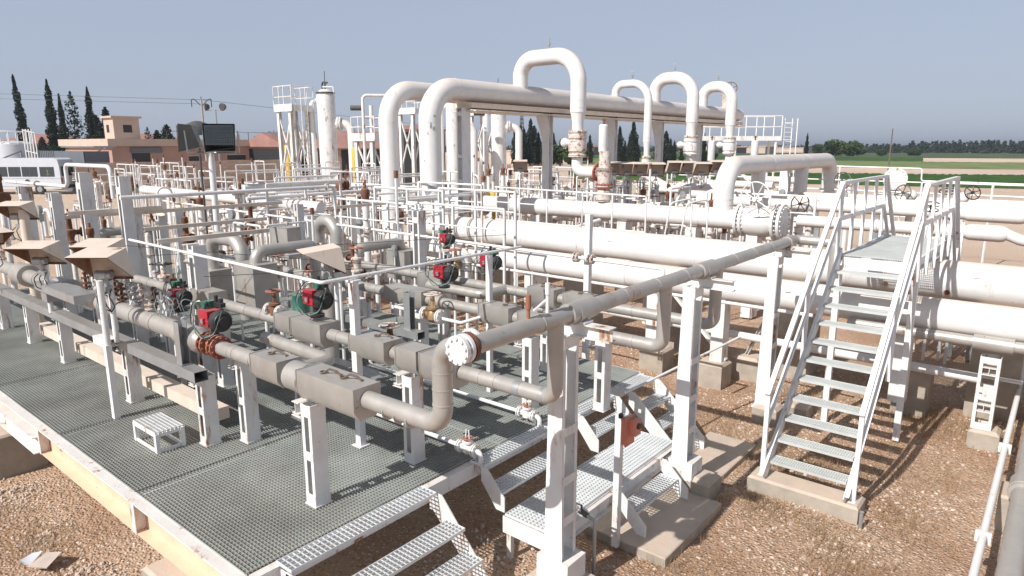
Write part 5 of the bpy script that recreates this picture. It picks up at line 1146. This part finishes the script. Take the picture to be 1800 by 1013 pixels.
# ================================================================== TOWERS AND VESSELS
def tower(px,D,zp,label,wd=2.0,dp=1.6,steps=True,zr=1.45):
    c=far(px,D); x,y=c.x,c.y; r=T('platform_tower',label,'tower',(x,y,0),'platform towers')
    m=MB()
    for a in (-wd/2+.12,wd/2-.12):
        for b in (-dp/2+.1,dp/2-.1): m.ibeam((x+a,y+b,0),(x+a,y+b,zp),.24,.22,.03,up=(0,1,0))
    for b in (-dp/2+.1,dp/2-.1):
        m.beam((x-wd/2+.12,y+b,zp*.42),(x+wd/2-.12,y+b,zp*.95),.09,.09); m.beam((x-wd/2+.12,y+b,zp*.95),(x+wd/2-.12,y+b,zp*.42),.09,.09)
    for a in (-wd/2+.12,wd/2-.12): m.beam((x+a,y-dp/2,zp*.42),(x+a,y+dp/2,zp*.95),.09,.09)
    P('legs',m,WHITEB,r)
    m=MB(); m.box((x-wd/2-.1,y-dp/2-.1,zp),(x+wd/2+.35,y+dp/2+.1,zp+.08)); m.box((x-wd/2-.12,y-dp/2-.12,zp-.1),(x+wd/2+.37,y-dp/2-.1,zp+.35)); m.box((x+wd/2+.35,y-dp/2-.12,zp-.1),(x+wd/2+.37,y+dp/2,zp+.3)); P('platform',m,WHITEB,r)
    m=MB(); X=[x-wd/2-.1,x-wd/6,x+wd/6,x+wd/2+.35]
    for yy in (y-dp/2-.1,y+dp/2+.1):
        for xx in X: m.cyl((xx,yy,zp),(xx,yy,zp+zr),.035,n=6)
        for z in (zp+zr*.55,zp+zr): m.cyl((X[0],yy,z),(X[-1],yy,z),.03,n=6)
    for xx in (X[0],X[-1]):
        for z in (zp+zr*.55,zp+zr): m.cyl((xx,y-dp/2-.1,z),(xx,y+dp/2+.1,z),.03,n=6)
    P('guard_rail',m,WHITEB,r)
    m=MB()
    for s in (-.22,.22): m.cyl((x+wd/2+.5,y+s,0),(x+wd/2+.5,y+s,zp+1.1),.03,n=6)
    for k in range(int(zp/.3)): m.cyl((x+wd/2+.5,y-.22,.3*k+.2),(x+wd/2+.5,y+.22,.3*k+.2),.016,n=5)
    P('ladder',m,WHITE,r); return r
tower(519,45,6.75,'leftmost braced tower with a railed platform, beside the tall vessel',1.55,1.4)
tower(655,42,4.9,'lower railed platform on braces just left of the tall header bends',1.7,1.4,zr=1.3)
tower(727,52,6.9,'braced tower platform glimpsed between the two tall header bends',1.6,1.4)
tower(850,54,6.9,'braced tower seen just right of the first steel column',1.6,1.4)
def vessel(px,D,h,rr,label,noz=5.9,side=1.6):
    c=far(px,D); x,y=c.x,c.y; r=T('tall_vessel',label,'vessel',(x,y,0),'tall white vessels')
    m=MB(); m.lathe((x,y,0),(0,0,1),[(0,rr),(.1,rr),(h-.45,rr),(h-.2,rr*.85),(h-.05,rr*.5),(h,.05)],26); P('shell',m,WHITEB,r)
    ex=V(cyw,syw,0)
    p=V(x,y,0)
    m=MB(); m.tube([p+ex*rr*.6+V(0,0,noz),p+ex*(rr+side*.62)+V(0,0,noz),p+ex*(rr+side*.62)+V(0,0,1)],.27,bend=.55,n=20); P('outlet_pipe',m,BIGW,r)
    m=MB(); q=p+ex*(rr+.16)+V(0,0,noz); m.flange(q,ex,.45,.12,14,.04); m.flange(q+ex*.14,ex,.45,.08,14,.04); P('nozzle_flange',m,WHITEB,r)
    m=MB(); m.cyl((x,y,h-.3),(x,y,h-.22),rr*1.05,n=24); m.cyl((x,y,h-.05),(x,y,h+.35),.06,n=8); m.tube([p+V(-.3,0,h),p+V(-.3,0,h+.45),p+V(.25,0,h+.35)],.06,n=8); m.cyl(p+V(0,0,h+.3),p+V(0,0,h+1.1),.025,n=6); P('top_davit',m,DGREY,r)
    m=MB(); m.tube([p-ex*(rr+.35),p-ex*(rr+.35)+V(0,0,h-.9),p-ex*(rr*.2)+V(0,0,h-.5)],.16,bend=.3,n=14); m.tube([p+ex*(rr+.12)+V(0,-.2,2.5),p+ex*(rr+.12)+V(0,-.2,h+.1),p+V(0,-.2,h+.1)],.05,bend=.1,n=8); P('side_pipe',m,WHITE,r)
    m=MB(); q=p+ex*(rr+1.0)+V(0,0,h-1.2); m.cyl(q,q+ex*.8,.16,n=12); P('side_lamp',m,DGREY,r)
    return r
vessel(577,45,8.1,.58,'tall white vessel beside the leftmost tower, with an elbowed outlet')
vessel(797,50,8.0,.5,'tall white vessel mostly hidden behind the first header bend')
vessel(876,52,8.3,.55,'tall white vessel right of the first steel column, with a curved outlet')
r=T('gooseneck_pipe','tall thin gooseneck pipe standing just left of the tall header bends','pipe',far(641,40))
c=far(641,38); m=MB(); m.tube([c,c+V(0,0,7.2),c+V(1.0,1.2,7.2),c+V(1.0,1.2,4.5)],.085,bend=.25,n=10); P('pipe',m,WHITEB,r)
yc=far(655,44); m=MB(); m.cyl(yc+V(0,0,2.5),yc+V(0,0,7),.13,n=12); P('white_stack',m,WHITE,r)
for px,D,z0,z1,rr,lab in ((623,43,2.2,4.4,.2,'orange-yellow cylinder hanging left of the tall header bends'),(506,47,1.5,4.6,.25,'yellow upright cylinder inside the leftmost tower'),(868,24,2.75,3.0,.18,'yellow domed valve top behind the walkway rail')):
    c=far(px,D); m=MB(); m.lathe((c.x,c.y,z0),(0,0,1),[(0,rr),(.05,rr),(z1-z0-.1,rr),(z1-z0,rr*.7)],14); m.cyl((c.x,c.y,0),(c.x,c.y,z0),.05,n=8); One('yellow_cylinder',m,YEL,lab,'cylinder')
# right-hand walkway with caged ladder
c0=far(1215,46); c1=far(1372,46)
r=T('railed_walkway','white railed high walkway right of the last loop, with a hooped ladder','walkway',tuple(c0))
m=MB(); e=(c1-c0); L_=e.length; e.normalize(); n_=V(-e.y,e.x,0)
def wp(t,d,z): q=c0+e*t+n_*d; return (q.x,q.y,z)
m.beam(wp(0,.7,4.95),wp(L_,.7,4.95),1.4,.08,up=(0,0,1)); m.beam(wp(0,0,5.0),wp(L_,0,5.0),.05,.3,up=(0,0,1)); P('deck',m,WHITEB,r)
m=MB()
for d in (0,1.4):
    for z in (5.75,6.45): m.cyl(wp(0,d,z),wp(L_,d,z),.035,n=6)
    for k in range(6): m.cyl(wp(L_*k/5,d,4.9),wp(L_*k/5,d,6.45),.035,n=6)
P('guard_rail',m,WHITE,r)
m=MB()
for t in (L_+.25,L_+.75,L_+1.1): m.cyl(wp(t,.2,1.0),wp(t,.2,6.3),.035,n=6)
for k in range(3): m.torus(V(wp(L_+.55,.4,3.8+k*1.1)),(0,0,1),.42,.025,n=16,m=5)
for k in range(16): m.cyl(wp(L_+.25,.2,1.2+.3*k),wp(L_+.75,.2,1.2+.3*k),.018,n=5)
P('hooped_ladder',m,WHITE,r)
m=MB()
for t in (.3,L_*.5,L_-.3):
    for d in (.1,1.3): m.cyl(wp(t,d,0),wp(t,d,4.95),.08,n=8)
P('legs',m,WHITEB,r)
c=V(-14.2,34.6,6.4)
r=T('top_valve','white valve with a rust-spotted wheel on top of the far end of the tall header','valve',tuple(c)); m=MB(); m.lathe(c,(0,0,1),[(0,.35),(.06,.35),(.08,.25),(.6,.28),(.7,.35),(.8,.35),(1.0,.15)],18); P('valve_body',m,RUSTW,r); m=MB(); m.wheel(c+V(.3,-.4,.95),(.4,-1,.2),.3,.02,5); P('handwheel',m,RUST,r)

# ================================================================== BUILDINGS, BUS, TANK AT LEFT
def wallbox(name,x0,x1,y0,y1,z0,z1,mt,label,cat='wall'): m=MB(); m.box((x0,y0,z0),(x1,y1,z1)); return One(name,m,mt,label,cat)
hc=far(190,88); hx,hy=hc.x,hc.y; hxl=yx(103,hy); hye=xy(480,hx)
r=T('flat_roofed_house','long low peach-coloured house with a deep flat parapet and a small roof hut','house',(hx,hy,0))
m=MB(); m.box((hxl+.6,hy+.6,0),(hx-.6,hye-.6,4.5)); P('wall',m,HOUSEM,r)
m=MB(); m.box((hxl,hy,4.5),(hx,hye,5.42)); P('parapet',m,TRIMM,r)
def wnd(pxa,pxb,z0,z1,lab):
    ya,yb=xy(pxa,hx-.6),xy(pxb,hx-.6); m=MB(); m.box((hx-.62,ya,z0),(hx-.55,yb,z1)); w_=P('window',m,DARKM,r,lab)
    m=MB(); m.box((hx-.6,ya-.12,z1),(hx-.5,yb+.12,z1+.12)); m.box((hx-.6,ya-.12,z0-.12),(hx-.5,yb+.12,z0)); f_=m.obj('frame',TRIMM,OFF[r.name]); f_.parent=w_; OFF[f_.name]=OFF[r.name]
    return ya,yb
ya,yb=wnd(230,262,2.4,3.6,'dark window under a grey shutter'); m=MB(); m.box((hx-.6,ya-.1,3.62),(hx-.35,yb+1.6,4.25)); P('shutter',m,SHEET,r)
wnd(398,430,2.5,3.2,'long dark slot window'); wnd(330,352,2.2,3.1,None)
yt=xy(230,hx-3); m=MB(); m.box((hx-7.5,yt-1.4,5.42),(hx-4.3,yt+1.9,8.2)); hut=P('roof_hut',m,TRIMM,r)
m=MB(); m.box((hx-7.8,yt-1.7,8.2),(hx-4.0,yt+2.2,8.45)); o=m.obj('hut_roof',TRIMM,OFF[r.name]); o.parent=hut; OFF[o.name]=OFF[r.name]
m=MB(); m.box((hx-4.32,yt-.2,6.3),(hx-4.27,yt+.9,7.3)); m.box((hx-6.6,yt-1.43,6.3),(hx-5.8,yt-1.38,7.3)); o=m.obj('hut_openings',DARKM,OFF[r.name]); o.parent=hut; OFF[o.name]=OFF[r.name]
m=MB(); 
for k in range(9): yy=yt+4+k*3; m.cyl((hx-1,yy,5.42),(hx-1,yy,6.5),.05,n=5)
m.cyl((hx-1,yt+4,6.5),(hx-1,yt+28,6.5),.03,n=5); P('roof_rail',m,DGREY,r)
m=MB(); m.ball((hx-3,xy(432,hx),5.9),.8,12,8); P('roof_tank',m,BUSW,r)
# block wall in front of the house
bx=far(300,70); x_=bx.x
m=MB(); ya=xy(128,x_); yb=xy(492,x_); m.box((0,0,0),(yb-ya,.25,2.85)); m.box((0,-.03,2.85),(yb-ya,.28,2.95))
o=m.obj('block_wall',BRICK); o.location=(x_,ya,0); o.rotation_euler.z=R_(90); o['label']='sandy concrete-block yard wall standing in front of the long low house'; o['category']='wall'
a=far(28,80); m=MB(); m.box((yx(20,a.y),a.y,0),(yx(125,a.y)+3,a.y+.4,4.0)); xx=yx(128,a.y)+3; m.box((xx-.02,a.y,0),(xx,xy(190,xx),4.0))
for k in range(26): t=yx(20,a.y)+k*.55; m.box((t,a.y-.05,0),(t+.2,a.y,4.0))
One('sheet_wall',m,SHEET,'dark grey sheet-metal wall behind the parked minibus','wall')
# tank with stair
c=far(24,78); r=T('water_tank','round white tank with a railing and outside stair behind the minibus','tank',tuple(c)); m=MB(); m.lathe(c,(0,0,1),[(0,1.9),(4.7,1.9),(4.95,1.6),(5.1,.2)],30); P('tank_shell',m,BUSW,r)
m=MB()
for k in range(14):
    a=2*math.pi*k/14; q=c+V(1.85*math.cos(a),1.85*math.sin(a),4.8); m.cyl(q,q+V(0,0,1.3),.05,n=5)
m.torus(c+V(0,0,6.1),(0,0,1),1.85,.05,n=24,m=5); P('guard_rail',m,WHITE,r)
m=MB(); d=far(55,76)
for k in range(5): q=far(44+5*k,75); m.cyl(q+V(0,0,2.8),q+V(0,0,6.3 if k<4 else 5.8),.07,n=5)
for z in (4.0,6.2): m.cyl(far(44,75)+V(0,0,z),far(64,75)+V(0,0,z-.3),.06,n=5)
P('stair_cage',m,WHITE,r)
c=far(-5,66); r=T('carport','light frame of a leaning sheet roof at the left edge behind the minibus','shelter',tuple(c)); m=MB()
q0,q1=far(-30,66),far(35,70)
m.cyl(q0+V(0,0,2.7),q1+V(0,0,4.0),.07,n=6); m.cyl(q0+V(0,0,2.2),q1+V(0,0,3.4),.06,n=6); m.cyl(q1,q1+V(0,0,4.1),.09,n=6); P('frame',m,GALV,r)
q2,q3=far(128,72),far(185,74); m=MB(); m.cyl(q2+V(0,0,2.9),q3+V(0,0,4.3),.07,n=6); m.cyl(q2,q2+V(0,0,3),.07,n=6); m.beam(q3+V(0,0,4.45),far(125,82)+V(0,0,4.4),2.2,.12,up=(0,0,1)); P('sheet_roof',m,GALV,r)
# minibus
def minibus():
    c=far(20,66); r=T('minibus','white minibus with dark side windows parked beyond the pipes at left','minibus',tuple(c)); r.rotation_euler.z=R_(YAW); r.scale=(1.06,1.06,1.14); OFF[r.name]=(0,0,0)
    L=7.6; x0,x1=-L/2-.6,L/2+.95; W=1.05
    prof=[(x0,.45),(x0,1.6),(x0+.35,2.75),(x0+.8,2.95),(x1-.45,2.98),(x1-.12,2.85),(x1-.02,2.3),(x1,1.4),(x1,.45)]
    m=MB(); m.prism(prof,'y',-W,W); P('body',m,BUSW,r)
    z0,z1=1.45,2.25
    for a,b in ((x0+.6,-2.2),(-2.1,.05),(.15,1.25),(1.35,2.75),(2.95,4.25)):
        m=MB(); m.box((a,-W-.012,z0),(b,-W,z1)); w_=P('window',m,GLASSM,r)
        m=MB(); m.box(((a+b)/2-.03,-W-.018,z0),((a+b)/2+.03,-W-.012,z1)); o=m.obj('window_bar',DGREY,(0,0,0)); o.parent=w_
    m=MB(); m.box((x1-.1,-.85,1.5),(x1-.0,.85,2.3)); P('rear_window',m,GLASSM,r)
    for x in (x0+1.6,x1-2.0):
        m=MB(); m.cyl((x,-W-.02,.42),(x,-W+.22,.42),.42,n=20); w_=P('wheel',m,BLACK,r); m=MB(); m.cyl((x,-W-.03,.42),(x,-W-.02,.42),.24,n=16); o=m.obj('rim',GALV,(0,0,0)); o.parent=w_
    m=MB(); m.cyl((1.75,-W-.03,1.0),(1.75,-W,1.0),.24,n=18); P('filler_cap',m,DGREY,r)
    m=MB(); m.box((x0,-W-.01,1.28),(x1,-W,1.31)); m.box((x0,-W-.01,.62),(x1,-W,.66)); P('body_trim',m,GALV,r)
    m=MB(); m.box((3.62,-W-.02,1.6),(3.7,-W-.013,2.0)); m.box((3.54,-W-.02,1.9),(3.62,-W-.013,1.97)); m.box((3.52,-W-.02,1.58),(3.8,-W-.013,1.64)); P('route_number',m,CROPL,r)
    m=MB(); m.box((x1-.02,-.9,.5),(x1+.08,.9,.75)); P('bumper',m,DGREY,r)
    m=MB(); m.box((x1-.005,-.98,1.0),(x1+.02,-.82,1.35)); P('tail_lamp',m,RUSTP,r)
minibus()
# red-roofed sheds
def shed(px,D,wd,dp,h,hr,label,rot=0):
    c=far(px,D); r=T('red_roofed_shed',label,'shed',tuple(c)); r.rotation_euler.z=R_(rot); OFF[r.name]=(0,0,0)
    m=MB(); m.prism([(-wd/2-.6,h),(wd/2+.6,h),(0,h+hr)],'y',-dp/2-.4,dp/2+.4); P('roof',m,ROOFT,r)
    m=MB(); m.box((-wd/2,-dp/2,0),(wd/2,dp/2,h)); P('wall',m,HOUSEM,r)
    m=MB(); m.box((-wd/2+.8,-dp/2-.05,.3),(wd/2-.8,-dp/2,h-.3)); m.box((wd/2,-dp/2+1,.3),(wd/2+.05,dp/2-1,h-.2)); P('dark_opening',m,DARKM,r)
shed(625,100,9,9,4.2,2.4,'large red-roofed open shed between the left tower and the tall bends',-20)
shed(497,105,9,7,4.4,2.0,'red-roofed shed seen through the leftmost tower',10)
shed(737,75,5,6,6.2,.5,'small brown flat-topped building between the tall header bends',39)
shed(265,150,14,10,5.5,1.6,'distant red-roofed house behind the cypresses',39); shed(85,150,16,10,5,2.,'distant red-roofed house at left behind the cypresses',39); shed(1050,330,14,9,4,1,'distant pale house on the plain behind the loop columns',39); shed(1285,420,26,9,3.5,.8,'distant low building right of the last loop',39)
for k,(px,D,h) in enumerate(((1330,420,4),(1350,500,5),(1395,460,3.5),(1230,390,4),(1680,700,6),(1655,720,5),(925,170,3.2),(1010,230,3.5))):
    c=far(px,D); w_=D*.02; m=MB(); m.box((c.x-w_,c.y-w_,0),(c.x+w_,c.y+w_,h)); m.box((c.x-w_*1.04,c.y-w_*1.04,h),(c.x+w_*1.04,c.y+w_*1.04,h+.3)); m.box((c.x-w_*.3,c.y-w_-.05,.5),(c.x+w_*.3,c.y-w_,h*.6)); One('distant_building',m,TRIMM,('tiny pale building on the horizon just right of the railed walkway','second tiny building on the horizon right of the walkway','third tiny building on the horizon, near the lone cypress','tiny building behind the last two loops','pale low roof above the far grove at right','smaller pale roof left of the one above the far grove','small pale hut before the dark trees left of the second column','small white building right of the dark trees behind the first loop valve')[k],'building')

# ================================================================== POLES, WIRES, MAST
def pole(px,D,h,label,arms=True,mt=CONC,rr=.16):
    c=far(px,D); r=T('power_pole',label,'pole',tuple(c)); m=MB(); m.cyl(c,c+V(0,0,h),rr,rr*.7,n=10); P('pole',m,mt,r)
    ex=V(cyw,syw,0)
    if arms:
        m=MB()
        for s in (-1,1): m.tube([c+V(0,0,h-.8),c+ex*s*.9+V(0,0,h+.1),c+ex*s*1.25+V(0,0,h+.1),c+ex*s*1.25+V(0,0,h-.9)],.06,n=6,bend=.3)
        m.beam(c-ex*1.2+V(0,0,h),c+ex*1.2+V(0,0,h),.06,.06); m.cyl(c+V(0,0,h),c+V(0,0,h+.4),.05,n=6); P('insulator_arms',m,DGREY,r)
    return c+V(0,0,h)
p1=pole(361,88,10.2,'concrete power pole with a curved insulator head behind the floodlights')
pole(1566,126,7.6,'lone thin wooden pole standing in the field at right',False,WOOD,.14)
pole(222-2,110,6.2,'small distant pole left of the left tower',False,WOOD,.1) if False else pole(483,150,7.5,'thin distant pole left of the leftmost tower',True,WOOD,.12)
for k,(pa,pb) in enumerate(((p1,far(-350,110,13.5)),(p1+V(0,0,-.5),far(-350,110,12.6)),(p1,far(800,140,8)),)):
    pts=[pa.lerp(pb,t/16)-V(0,0,1.6*math.sin(math.pi*t/16)) for t in range(17)]; m=MB(); m.tube(pts,.022,n=4,bend=.01); One('power_line',m,DGREY,('upper power line running left from the concrete pole','lower power line running left from the concrete pole','power line running right from the concrete pole')[k],'power line')
c=far(384,80); r=T('yard_light','mast with small twin floodlights right of the concrete power pole','light mast',tuple(c)); m=MB(); m.cyl(c,c+V(0,0,8.6),.10,n=8); P('mast',m,GALV,r)
for s in (-1,1):
    q=c+V(cyw,syw,0)*s*.95+V(0,0,8.9); m=MB(); m.lathe(q,(s*.4,-1,-.1),[(-.3,.2),(-.1,.35),(.2,.45),(.25,.4)],12); P('lamp_head',m,DGREY,r)
m=MB(); m.cyl(c+V(cyw,syw,0)*-1+V(0,0,8.5),c+V(cyw,syw,0)+V(0,0,8.5),.04,n=5); P('crossbar',m,GALV,r)
c=far(917,185); r=T('lattice_mast','distant lattice mast seen between the first two columns','mast',tuple(c)); m=MB(); w_=.7
for s in ((-w_,-w_),(w_,-w_),(w_,w_),(-w_,w_)): m.beam(c+V(s[0],s[1],0),c+V(s[0]*.3,s[1]*.3,13),.12,.12)
for k in range(13):
    f0=1-.7*k/13; f1=1-.7*(k+1)/13
    for s,t in (((-1,-1),(1,-1)),((1,-1),(1,1)),((1,1),(-1,1)),((-1,1),(-1,-1))): m.beam(c+V(s[0]*w_*f0,s[1]*w_*f0,k),c+V(t[0]*w_*f1,t[1]*w_*f1,k+1),.07,.07)
P('lattice',m,DGREY,r)
for k,px in enumerate((1540,1200)):
    pass

# ================================================================== TREES
def leafquad(m,p,s):
    a=V(random.gauss(0,1),random.gauss(0,1),random.gauss(0,.7)).normalized(); b=a.cross(V(random.gauss(0,1),random.gauss(0,1),random.gauss(0,1))).normalized()
    p=V(p); m.add([p-a*s,p+b*s*.6,p+a*s,p-b*s*.6],[(0,1,2,3)])
def cypress(h,w_,n,s,lean=0.,ragged=0.):
    m=MB()
    for _ in range(n):
        t=random.random()**.85; z=h*(.05+.95*t); rad=w_*(1-t)**.62*(.55+.45*math.sin(min(1,t*5)*1.57))*(1+.25*math.sin(z*2.1+7*ragged)+ragged*random.uniform(-.6,.9))
        a=random.random()*6.283; q=rad*random.random()**.35; leafquad(m,(q*math.cos(a)+lean*z,q*math.sin(a),z+random.uniform(-.2,.3)),s*random.uniform(.6,1.2)*(1-.5*t))
    if ragged<.3: m.lathe((0,0,h*.06),(lean,0,1),[(0,w_*.35),(h*.25,w_*.5),(h*.6,w_*.3),(h*.88,.03)],8)
    return m
def tree_proto(h,w_,n,s,lean=0,ragged=0.):
    r=T('cypress_tree','x','tree',(0,0,0)); P('crown',cypress(h,w_,n,s,lean,ragged),TREEM,r); m=MB(); m.cyl((0,0,0),(lean*h*.7,0,h*.7),.16,.04,n=6); P('trunk',m,BARK,r); return r
tp=[tree_proto(15.4,1.15,2600,.3,-.06,.08),tree_proto(14.5,1.25,2800,.3,-.0,.05),tree_proto(12.2,.9,2000,.28,.0,.05),tree_proto(12,1.7,900,.34,0,.75),tree_proto(9.5,1.8,1500,.34,.02,.12),tree_proto(8,2.4,1300,.42,0,.5)]
trees=[(0,50,112,1,'leaning tall cypress, leftmost of the tall ones'),(1,97,110,1,'tallest upright cypress at left'),(2,115,108,1,'slim cypress right of the tallest one'),(3,135,100,1,'thin ragged see-through cypress'),(1,165,100,.87,'tall cypress left of the dense clump by the house hut'),(4,178,98,.9,'lower cypress in the clump, left'),(4,193,98,1.02,'broad cypress at the right of the clump'),(4,186,104,.72,'small cypress inside the clump'),(4,32,100,.62,'short dark tree at far left'),(5,75,130,.75,'dark bushy tree left of the tallest cypress'),(4,122,106,.55,'small cypress between the slim and the ragged one'),
 (3,262,112,.62,'thin tree just right of the roof hut'),(5,278,112,.85,'ragged dark tree right of the roof hut'),(5,296,110,.95,'pointed ragged tree left of the power pole'),(5,425,120,.62,'dark tree right of the floodlights'),(4,441,120,.55,'small pointed tree right of the floodlights'),(5,450,124,.75,'pointed dark tree left of the left tower'),(5,461,122,.7,'dark tree nearest the left tower'),(5,310,118,.5,'low tree behind the floodlights'),
 (5,1418-0,200,.0,''),]
for k,(i,px,D,sc,lab) in enumerate(trees):
    if sc<=0: continue
    c=far(px,D); p=tp[i]
    if p.name not in used: used.add(p.name); o=p; o.location=c
    else: o=dup(p,c)
    o['label']=lab; o['group']='dark trees along the left horizon'; o.rotation_euler.z=R_(YAW) if i==0 else random.random()*6; o.scale=(sc,sc,sc)
o=dup(tp[1],far(1418,200),'lone cypress on the plain at right','lone trees on the plain'); o.scale=(.62,.62,.56)
k=0
for px,sc in ((906,.85),(914,.95),(922,.9),(932,1.1),(939,1.15),(946,.8),(973,.8),(985,.62),(1003,.5),(1037,.75),(1062,.55),(1090,.95),(1098,.6),(1106,.7),(1114,1.05),(1120,.7),(1160,.85),(1170,1.0),(1178,.65),(1185,.6),(1199,.5),(1236,.8)):
    c=far(px,165+random.uniform(-8,12)); o=dup(tp[5] if sc>.75 and random.random()<.5 else tp[4],c,'dark tree, '+('first','second','third','fourth','fifth','sixth','seventh','eighth','ninth','tenth','eleventh','twelfth','thirteenth','fourteenth','fifteenth','sixteenth','seventeenth','eighteenth','nineteenth','twentieth','twenty-first','twenty-second')[k]+' from the left along the horizon behind the loop columns','dark trees behind the loop columns'); o.scale=(sc*.85,sc*.85,sc); o.rotation_euler.z=random.random()*6; k+=1
def broad(h,w_,n,s):
    r=T('broadleaf_tree','x','tree',(0,0,0)); m=MB()
    cl=[(random.uniform(-w_*.6,w_*.6),random.uniform(-w_*.4,w_*.4),random.uniform(h*.3,h*.8),random.uniform(.25,.45)*w_) for _ in range(12)]
    for _ in range(n):
        cx,cy,cz,cr=random.choice(cl); d=V(random.gauss(0,1),random.gauss(0,1),random.gauss(0,1)).normalized()*cr*random.random()**.3; leafquad(m,(cx+d.x,cy+d.y,max(.2,cz+d.z*.75)),s*random.uniform(.6,1.2))
    P('crown',m,TREEL,r); m=MB(); m.cyl((0,0,0),(0,0,h*.6),.35,.15,n=8); P('trunk',m,BARK,r); return r
bt=broad(6.6,8.0,3400,.5); c=far(1479,262); bt.location=c; bt['label']='broad round light-green tree at the left end of the far grove'; bt['group']='broad trees on the plain'; used.add(bt.name)
for px,D,sc,lab in ((1447,330,.8,'round tree left of the broad light-green one'),(1513,330,.55,'small round tree right of the broad one'),(1552,300,.5,'small round tree before the far grove'),(1610,300,.5,'second small round tree before the far grove'),(1022,180,.5,'pale round tree between the dark trees behind the loops'),(985,150,.7,'olive round tree right of the second column'),(1245,190,.5,'round tree behind the last loop valve'),(330,105,.55,'yellow-green bush on the skyline behind the floodlights')):
    o=dup(bt,far(px,D),lab,'broad trees on the plain'); o.scale=(sc,)*3; o.rotation_euler.z=random.random()*6
m=MB()
for k in range(330):
    px=random.uniform(1500,2050); D=random.uniform(430,500)+ (px-1500)*-.12; c=far(px,D); h=random.uniform(4.6,8.2)*(1. if px>1600 else .75); w_=random.uniform(1.6,3.4)
    for _ in range(46):
        t=random.random(); a=random.random()*6.283; q=w_*(1-t*.85)*random.random()**.4; leafquad(m,(c.x+q*math.cos(a),c.y+q*math.sin(a),h*t),random.uniform(.5,1.2))
Struct('far_grove',m,TREEF,'stuff')
m=MB()
for k in range(2600):
    px=random.uniform(700,2200); D=random.uniform(480,900); c=far(px,D); h=random.uniform(1.5,5.)
    for _ in range(5): leafquad(m,(c.x+random.uniform(-5,5),c.y+random.uniform(-5,5),random.random()*h),random.uniform(.9,2.4))
Struct('distant_scrub',m,TREEF,'stuff')
# ------------------------------------------------------------------ labels of the yard pieces, counted from the left in their zone
ORD=['first','second','third','fourth','fifth','sixth','seventh','eighth','ninth','tenth','eleventh','twelfth','thirteenth','fourteenth','fifteenth','sixteenth','seventeenth','eighteenth','nineteenth','twentieth']+['next']*40
Z={}
for o,d,cat,px,yy in REG:
    z=next(n for lim,n in ZON if px<lim); Z.setdefault((d,z),[]).append((px,o))
for (d,z),L_ in Z.items():
    L_.sort(key=lambda t:t[0])
    for i,(px,o) in enumerate(L_):
        o['label']=f"{d} {z}"+(f", {ORD[i]} from left" if len(L_)>1 else '')
for d,cat,ps in protos:
    for p in ps:
        if p.name not in used:
            for ch in list(p.children): bpy.data.objects.remove(ch)
            bpy.data.objects.remove(p)
for p in tp:
    if p.name not in used:
        for ch in list(p.children): bpy.data.objects.remove(ch)
        bpy.data.objects.remove(p)

for o in bpy.data.objects:
    if o.get('label') and len(o['label'].split())>16: print('LONG',len(o['label'].split()),o.name,o['label'])

# pieces that sit on a part hang from that part
HANG={'handwheel':('valve_body',),'side_handwheel':('riser',),'latch':('insulation_box',),'end_cap':('housing',),'name_plate':('housing',),'terminal_box':('housing',),'front_glass':('housing',),'wire_guard':('housing',),'rusty_lining':('canopy',),'dark_lens':('box',),'cladding_seam':('pipe',),'cladding_band':('header_barrel','pipe'),'weld_seam':('pipe',),'flange_pair':('valve_body',),'nozzle_flange':('outlet_pipe',),'yellow_edge':('board',),'paint_flake':('pipe',),'stencil_mark':('pipe',),'shutter':('window',),'joint':('frame',),'side_lamp':('side_pipe',),'bare_patch':('pipe',),'gasket':('rusty_flange',)}
def base(o): return o.name.rsplit('.',1)[0] if o.name[-3:].isdigit() else o.name
def ctr(o): b=o.bound_box; return V(*[(min(p[k] for p in b)+max(p[k] for p in b))/2 for k in range(3)])
for root in [o for o in bpy.data.objects if o.parent is None and o.children]:
    kids=list(root.children)
    for k in kids:
        if base(k) in HANG and not k.children:
            for t in HANG[base(k)]:
                c_=[q for q in kids if base(q)==t]
                if c_: k.parent=min(c_,key=lambda q:(ctr(q)-ctr(k)).length); break
hz=MB(); hz.box((-6100,-3100,-1.2),(4100,8100,28)); hm=bpy.data.materials.new('dusty_air'); hm.use_nodes=True; hn=hm.node_tree; hn.nodes.clear()
ho=hn.nodes.new('ShaderNodeOutputMaterial'); hv=hn.nodes.new('ShaderNodeVolumePrincipled'); hv.inputs['Color'].default_value=(.80,.86,.96,1); hv.inputs['Density'].default_value=.00034; hv.inputs['Anisotropy'].default_value=.3
hn.links.new(hv.outputs[0],ho.inputs['Volume'])
Struct('haze',hz,hm,'stuff')
